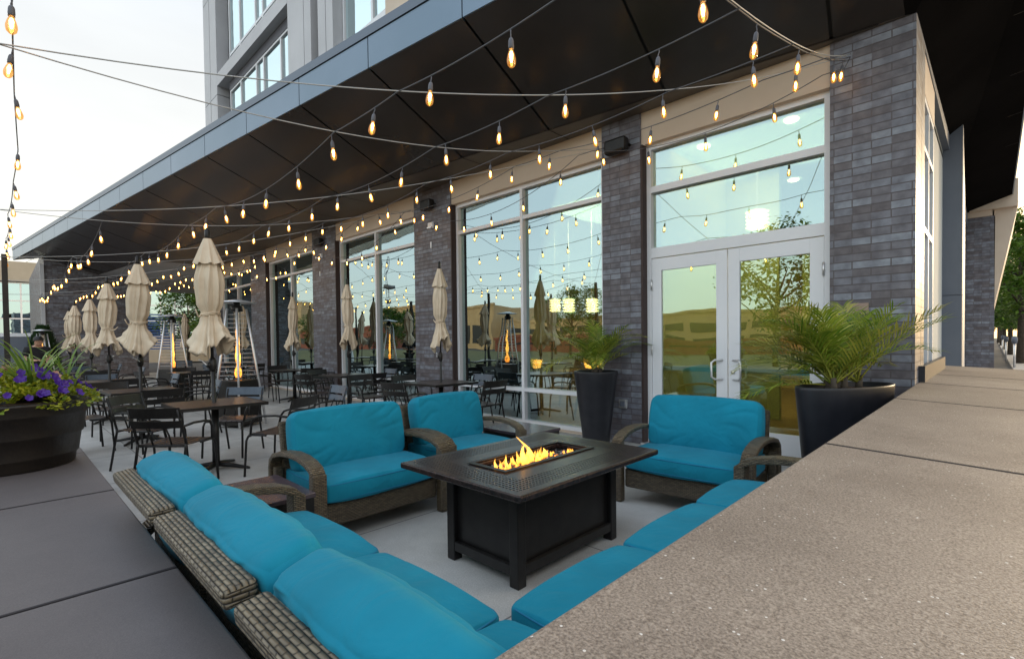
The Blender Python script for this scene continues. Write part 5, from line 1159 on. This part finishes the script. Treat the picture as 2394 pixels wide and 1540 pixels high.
fwin(-5.5, .4, 2.2, 6.8, 6, 3); fwin(.9, 3.6, 2.2, 6.8, 3, 3); fwin(5, 16, 2.2, 6.8, 9, 3)
for y_ in (-7, 0.65, 3.9, 16.5):
    m = MB(); m.add([(0, y_-.5, 1.9), (.5, y_-.2, 1.9), (.5, y_+.3, 1.9), (0, y_+.3, 1.9), (0, y_-1.0, 7), (.5, y_-.8, 7), (.5, y_-.2, 7), (0, y_-.2, 7)], [(0, 1, 5, 4), (1, 2, 6, 5), (2, 3, 7, 6), (3, 0, 4, 7)]); m.build('column', pb, o)
o = empty('louvered_stair', (-46, 9.5, 0), 0, 'blue louvered stair screen seen under the passage behind the tree', 'screen')
m = MB(); bl_ = pm('blue_louver', (.05, .12, .35), rough=.5)
for k in range(14): m.box(-.05, -2.0, 1.0+k*.2, .05, 2.4, 1.1+k*.2)
m.build('louvers', bl_, o); m = MB(); m.box(-.1, -2.1, 0, .1, -2, 3.9); m.box(-.1, 2.4, 0, .1, 2.5, 3.9); m.box(-.08, -2, 0, .08, 2.4, .95); m.build('frame', pb, o)
def leaf_mesh(seed, H_, Rc, nc, per, size, flat=.75, low=.32):
    rr = random.Random(seed); m = MB()
    for c in range(nc):
        a = rr.uniform(0, 2*PI); q = Rc*rr.random()**.5; zz = H_*(low+(1-low)*rr.random()); k_ = 1-abs((zz/H_-low)/(1-low)*2-.85)**2*.6; q *= max(.25, k_)
        C_ = Vector((q*math.cos(a), q*math.sin(a), zz)); cr = Rc*rr.uniform(.16, .32)
        for j in range(per):
            d = Vector((rr.gauss(0, 1), rr.gauss(0, 1), rr.gauss(0, flat))).normalized()*cr*rr.random()**.4; P = C_+d
            t = Vector((rr.uniform(-1, 1), rr.uniform(-1, 1), rr.uniform(-.7, .4))).normalized(); b = t.cross(Vector((rr.uniform(-1, 1), rr.uniform(-1, 1), 1))).normalized(); s_ = size*rr.uniform(.6, 1.3)
            m.add([P, P+t*s_*.5+b*s_*.25, P+t*s_, P+t*s_*.5-b*s_*.25], [(0, 1, 2, 3)])
    return m
def tree_proto(seed, H_, Rc, mat, nc=60, per=60, size=.2, low=.32):
    rr = random.Random(seed+50); o = empty('tree', (0, 0, 0), 0, 'x', 'tree'); m = MB(); m.tube([(0, 0, 0), (.03, .02, H_*.3), (-.04, .05, H_*.6), (0, 0, H_*.85)], [H_*.022, H_*.017, H_*.01, H_*.003], 8)
    for k in range(9):
        a = k*2.4; z0 = H_*rr.uniform(.28, .6); L = Rc*rr.uniform(.5, .9); m.tube([(0, 0, z0), (L*.5*math.cos(a), L*.5*math.sin(a), z0+L*.35), (L*math.cos(a), L*math.sin(a), z0+L*.8)], [H_*.009, H_*.006, H_*.002], 5)
    m.build('trunk', M['bark'], o); leaf_mesh(seed, H_, Rc, nc, per, size, low=low).build('crown', mat, o); return o
tA = tree_proto(1, 5.2, 2.2, M['tree'], 60, 70, .22); tB = tree_proto(2, 7.0, 2.9, M['tree_dark'], 90, 80, .24, low=.30); tC = tree_proto(3, 6.0, 2.0, M['tree_dark'], 60, 60, .2, low=.3)
def mir(px, py, d): p = aty(px, py, 2*FY+d); return Vector((p.x, -d, p.z))
def T(proto, loc, rz, label, sc=1, group=None):
    o = place(proto, used, loc, rz, label); o.scale = (sc, sc, sc)
    if group: o['group'] = group
    elif 'group' in o: del o['group']
p = atw(440, 800, 34); T(tA, (p.x, p.y, 0), 0, 'bright green tree seen under the passage left of the largest parasol', 1.0)
p = atw(495, 800, 40); T(tA, (p.x, p.y, 0), 2, 'green tree seen under the passage, half hidden behind the largest parasol', 1.05)
for i, (px, w, sc, rz) in enumerate(((2385, 24, 1.0, 0), (2362, 34, 1.0, 1), (2349, 46, 1.05, 2), (2341, 62, 1.1, 3), (2334, 80, 1.15, 4), (2420, 40, 1.1, 5), (2440, 27, 1.0, 2.2))):
    p = atw(px, 790, w); T(tB, (p.x, p.y, -.02), rz, ['nearest street tree at the right edge above the pavement', 'second street tree along the pavement', 'third street tree along the pavement', 'fourth street tree along the pavement', 'farthest street tree along the pavement', 'street tree across the kerb at the right edge', 'street tree just outside the pavement at the right edge'][i], sc, 'street trees beyond the building corner')
for i, (px, w) in enumerate(((2352, 26), (2372, 21), (2344, 36))):
    p = atw(px, 800, w); o = empty('parking_meter', (p.x, p.y, 0), 0, ['grey parking meter in the middle by the kerb', 'nearest grey parking meter by the kerb', 'farthest grey parking meter by the kerb'][i], 'parking meter', 'parking meters by the kerb')
    m = MB(); m.tube([(0, 0, -.02), (0, 0, 1.0)], .04, 8); m.build('post', M['steel'], o); m = MB(); m.lathe([(.001, .98), (.08, 1.0), (.10, 1.15), (.08, 1.28), (.001, 1.32)], 12); m.build('head', M['grey'], o)
# ------------------------------------------------------------------ what the windows mirror: street side behind the viewer
brk = pm('red_brick_far', (.22, .07, .05), (.28, .10, .07), 2, .8); tan = pm('tan_concrete_far', (.46, .33, .19), (.52, .39, .24), 1, .7); win = pm('dark_opening', (.03, .03, .035), rough=.3)
def far_block(px0, px1, ptop, d, mat, label, rows, cols, dark=None, name='far_building'):
    a = mir(px0, ptop, d); b = mir(px1, ptop, d); h = (a.z+b.z)/2; x0, x1 = min(a.x, b.x), max(a.x, b.x); o = empty(name, ((x0+x1)/2, -d, 0), 0, label, 'building'); hw = (x1-x0)/2
    m = MB(); m.box(-hw, -12, -.1, hw, 0, h); m.box(-hw-.15, -.2, h, hw+.15, .15, h+.35); m.build('wall', mat, o)
    for r_ in range(rows):
        z0 = .8+(h-1.2)*r_/rows; z1 = z0+(h-1.2)/rows*.55
        for c in range(cols):
            xa = -hw+.4+(2*hw-.8)*c/cols; xb = xa+(2*hw-.8)/cols*.82; m = MB(); m.box(xa, -.01, z0, xb, .04, z1); m.build('window', dark or win, o)
    return o
far_block(1150, 1930, 742, 46, tan, 'long tan parking garage with dark open decks mirrored in the doors', 2, 14)
far_block(868, 968, 722, 52, tan, 'tall tan parking garage with dark open decks mirrored in the second window', 3, 5)
far_block(1062, 1150, 720, 44, tan, 'blank tan block mirrored at the left of the largest window', 1, 2)
far_block(620, 700, 712, 48, tan, 'tan block with a brick neighbour mirrored in the third window', 2, 3)
far_block(700, 868, 772, 40, brk, 'low red brick building mirrored between the farther windows', 1, 8)
far_block(1155, 1420, 790, 34, brk, 'low red brick shop mirrored in the largest window', 1, 6)
far_block(1430, 2250, 800, 30, brk, 'low red brick row mirrored behind the doors', 1, 9)
gl_ = 'trees mirrored in the shop windows'
for i, (px, d, pr_, sc) in enumerate(((640, 13, tA, .85), (905, 9, tA, .75), (945, 15, tA, .8), (1330, 24, tC, 1.0), (1375, 27, tC, 1.05), (1290, 26, tC, .9), (1810, 5.5, tC, .85), (715, 20, tC, .9))):
    p = mir(px, 800, d); T(pr_, (p.x, p.y, -.08), i*1.7, ['bright tree mirrored in the third window', 'bright tree mirrored in the second window right of its mullion', 'second bright tree mirrored beside the pillar edge', 'dark tree mirrored above the tall urn', 'larger dark tree mirrored right above the tall urn', 'dark tree mirrored near the mullion of the largest window', 'leafy branches mirrored in the right door', 'dark tree mirrored at the edge of the third window', 'dark tree mirrored in the left door'][i], sc, gl_)
p = mir(905, 600, 78); o = empty('radio_mast', (p.x, p.y, 0), 0, 'tall grey radio mast with antennas mirrored in the second window', 'mast')
m = MB(); h = p.z
for k in range(3):
    a = k*2*PI/3; m.tube([(.7*math.cos(a), .7*math.sin(a), 0), (.25*math.cos(a), .25*math.sin(a), h)], .07, 5)
for q in range(16): z = h*q/16; r_ = .7-.45*q/16; m.tube([(r_*math.cos(0), 0, z), (r_*math.cos(2*PI/3), r_*math.sin(2*PI/3), z+h/32), (r_*math.cos(4*PI/3), r_*math.sin(4*PI/3), z+h/16)], .04, 4)
m.build('lattice', M['grey'], o)
for zz, rr2 in ((.66, 1.6), (.5, .9), (.38, .8)): m = MB(); m.lathe([(.3, h*zz-.6), (rr2, h*zz-.4), (rr2, h*zz+.5), (.3, h*zz+.6)], 10); m.build('antenna_ring', M['grey'], o)
del chA['group']; chA['group'] = chB['group']

# light given by the lit ceiling lights and lamps inside
for i, (x, y, e_) in enumerate(((-2.2, 7.9, 26), (-5.6, 9.0, 90), (-10, 9.0, 90), (-15, 9.5, 90))):
    l = bpy.data.lights.new('lobby_light', 'AREA'); l.energy = e_*3.2; l.shape = 'RECTANGLE'; l.size = 2.4; l.size_y = 2.0; l.color = (1, .84, .55)
    lo = bpy.data.objects.new('lobby_light', l); COL.objects.link(lo); lo.location = (x, y, ZH-.2)
